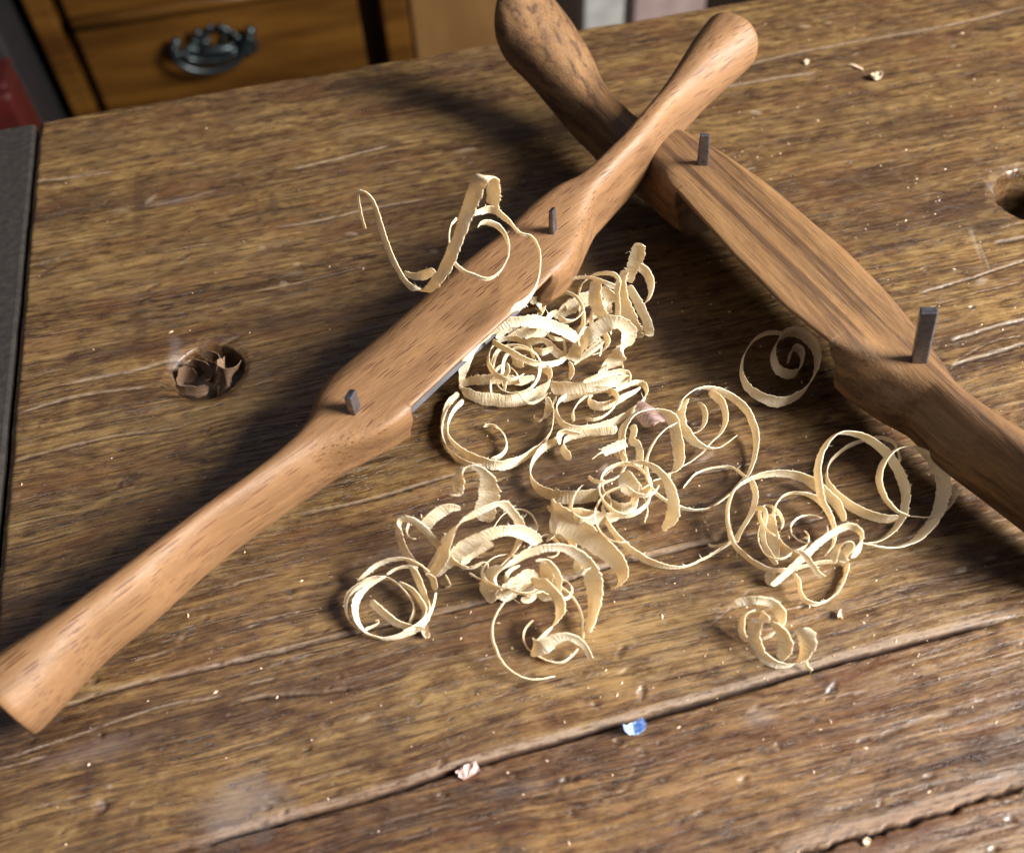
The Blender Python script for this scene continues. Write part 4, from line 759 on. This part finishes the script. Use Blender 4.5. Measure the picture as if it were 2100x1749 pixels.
# ------------------------------------------------------------------ background
YC=.86
def q3(x,y,Yp=YC): return PYP(x,y,Yp)
def cabinet():
    def xat(x,y=60,Yp=YC): return q3(x,y,Yp)[0]
    zt=q3(400,-260)[2]; root=empty('cabinet',(0,YC+.2,-.8)); tag(root,'dark orange-brown wooden cabinet with an ornate metal drawer pull, blurred behind the bench','cabinet')
    off=Vector((0,YC+.2,-.8))
    def bx(name,x0,x1,z0,z1,y0,y1,mat,parent=root,bev=.003):
        b=MB(); b.box((x0,y0-off.y,z0+.8),(x1,y1-off.y,z1+.8)); o=b.build(name,mat,root if parent is root else parent,bevel=bev); return o
    xl=q3(84,60)[0]; xs1=q3(112,60)[0]; xd0=q3(150,60)[0]; xd1=q3(742,60)[0]; xm1=q3(800,60)[0]; xm2=q3(848,60)[0]; xr=q3(1090,60)[0]
    zd1=q3(250,25)[2]; zd0=-.8+.28
    bx('case',xl,xr+.02,-.8,zt,YC+.03,YC+.42,M['cabd'])
    bx('stile',xl-.004,xs1+.006,-.8,zt,YC-.006,YC+.029,M['cab'])
    d=bx('drawer_front',xd0,xd1,q3(400,400)[2],zd1+.045,YC-.004,YC+.029,M['cab'])
    bx('drawer_front',xd0,xd1,zd1+.060,zt-.002,YC-.004,YC+.029,M['cab'])
    zt2=q3(250,12)[2]; b=MB(); b.tube([(xd0+.004,YC-.010-off.y,zt2+.8-.004),(xd1-.004,YC-.010-off.y,zt2+.8-.004)],.006); b.build('bead',M['cab'],d,True)
    bx('recess',xs1+.008,xd0-.002,-.8,zt,YC+.006,YC+.029,M['cabd'])
    bx('moulding',xm1-.006,xm1+.018,-.8,zt,YC-.012,YC+.028,M['cab'])
    bx('moulding',xm1+.020,xm2-.002,-.8,zt,YC-.002,YC+.027,M['cab'])
    bx('door_panel',xm2,xr,-.8,zt,YC+.004,YC+.0295,M['cabl'])
    bx('cabinet_top',xl-.02,xr+.04,zt+.001,zt+.03,YC-.03,YC+.44,M['cab'])
    # ornate pull
    yp=YC-.012
    def w(x,y,dy=0): p=PYP(x,y,yp-dy); return np.array([p[0],p[1]-off.y,p[2]+.8])
    b=MB(); S=.00049
    for x,y,r in ((361,88,10),(514,64,10),(406,68,8),(430,56,6),(455,56,7),(478,68,6)): b.ball(w(x,y,.008),r*S)
    b.tube([w(*q) for q in crom([(405,100),(410,76),(430,62),(455,58),(478,70),(492,92)],6)],5.5*S)
    b.tube([w(*q) for q in crom([(352,100),(362,112),(385,112),(405,98)],6)],9*S); b.tube([w(*q) for q in crom([(490,92),(500,86),(512,78),(520,98),(505,108)],6)],9*S)
    b.tube([w(*q) for q in crom([(425,75),(430,92),(440,100)],5)],4*S); b.tube([w(*q) for q in crom([(462,72),(455,90),(450,100)],5)],4*S)
    for x,y,r in ((372,118,9),(388,104,9),(470,98,8),(500,104,9),(420,90,7),(486,80,6),(398,88,6)): b.ball(w(x,y,.002),(r*S*1.3,r*S*.5,r*S))
    b.ball(w(446,103,.012),(30*S,9*S,9*S)); b.ball(w(441,112,.006),(44*S,7*S,12*S))
    b.tube([w(*q,.016) for q in crom([(357,95),(362,125),(392,143),(432,147),(468,138),(490,122),(505,96),(514,74)],6)],6*S)
    b.tube([w(*q,.006) for q in crom([(375,108),(392,122),(420,124),(455,122),(485,108)],6)],6.5*S)
    o=b.build('drawer_pull',M['pewter'],d,True); o['label']='ornate tarnished pewter bail pull with scrolls'
cabinet()
def simple_box(name,label,cat,px0,px1,py,Yp,ztop,mat,depth=.12,bottom=-.8,parts=None):
    x0=PYP(px0,py,Yp)[0]; x1=PYP(px1,py,Yp)[0]; root=empty(name,((x0+x1)/2,Yp+depth/2,bottom)); tag(root,label,cat)
    w=(x1-x0)/2; b=MB(); b.box((-w,-depth/2,0),(w,depth/2,ztop-bottom)); b.build('body',mat,root,bevel=.004); return root,w,depth
zr=PYP(30,190,.62)[2]
r_,w_,d_=simple_box('storage_tin','red tin with a pale label, blurred at the far left behind the bench','tin',-60,26,200,.62,zr,M['red'],.035,zr-.16)
b=MB(); b.box((-w_*.2,-d_/2-.0015,.045),(w_*.55,-d_/2-.0002,.12)); b.build('paper_label',M['label'],r_)
b=MB(); b.box((-w_*.96,-d_/2*.96,.1602),(w_*.96,d_/2*.96,.166)); b.build('lid',M['red'],r_,bevel=.002)
simple_box('pedestal_box','dark grey box under the red tin behind the bench','box',-100,22,200,.61,zr-.161,M['grey'],.10)
simple_box('storage_box','dull grey-purple box at the top left corner behind the red tin','box',-140,-6,60,.80,PYP(20,-150,.80)[2],M['grey'],.12)
simple_box('wall_board','greyish white upright board behind the far edge of the bench','board',1197,1283,20,.80,PYP(1200,-200,.80)[2],M['white'],.03)
simple_box('wall_board','pale pink upright board right of the greyish white one','board',1301,1450,10,.80,PYP(1300,-200,.80)[2],M['pink'],.03)
b=MB(); b.box((-3,-1.5,-.85),(3,3,-.801)); tag(b.build('floor',M['floor']),kind='structure')
b=MB(); b.box((-3,1.6,-.8),(3,1.7,1.6)); tag(b.build('wall',M['wall']),kind='structure')
# ------------------------------------------------------------------ camera, light, world
cam=bpy.data.cameras.new('camera'); co=bpy.data.objects.new('camera',cam); C.objects.link(co)
m4=Matrix([[*R[0],0],[*R[1],0],[*R[2],CAM[2]],[0,0,0,1]]); co.matrix_world=m4
cam.sensor_width=36; cam.lens=36*F/2100; cam.clip_start=.01; cam.clip_end=50
cam.dof.use_dof=True; cam.dof.focus_distance=.212; cam.dof.aperture_fstop=15
sc=bpy.context.scene; sc.camera=co
tgt=Vector((.05,.15,0)); dirn=Vector((1,-.62,.78)).normalized()
li=bpy.data.lights.new('window_light','AREA'); li.shape='RECTANGLE'; li.size=.35; li.size_y=.35; li.energy=47; li.color=(1,.965,.90)
lo=bpy.data.objects.new('window_light',li); C.objects.link(lo); lo.location=tgt+dirn*.9; lo.rotation_euler=(-dirn).to_track_quat('-Z','Y').to_euler()
w=bpy.data.worlds.new('World'); sc.world=w; w.use_nodes=True; wt=w.node_tree; bg=wt.nodes['Background']; tc=wt.nodes.new('ShaderNodeTexCoord'); dp=wt.nodes.new('ShaderNodeVectorMath'); dp.operation='DOT_PRODUCT'; dp.inputs[1].default_value=(-.1,.62,.78)
wt.links.new(tc.outputs['Generated'],dp.inputs[0]); rp=wt.nodes.new('ShaderNodeValToRGB'); wt.links.new(dp.outputs['Value'],rp.inputs[0])
rp.color_ramp.elements[0].position=.35; rp.color_ramp.elements[0].color=(.13,.125,.13,1); rp.color_ramp.elements[1].position=1; rp.color_ramp.elements[1].color=(.42,.42,.50,1)
wt.links.new(rp.outputs[0],bg.inputs[0]); bg.inputs[1].default_value=1.0
sc.view_settings.view_transform='Standard'; sc.view_settings.look='None'; sc.view_settings.exposure=0; sc.view_settings.gamma=1
sc.render.engine='CYCLES'
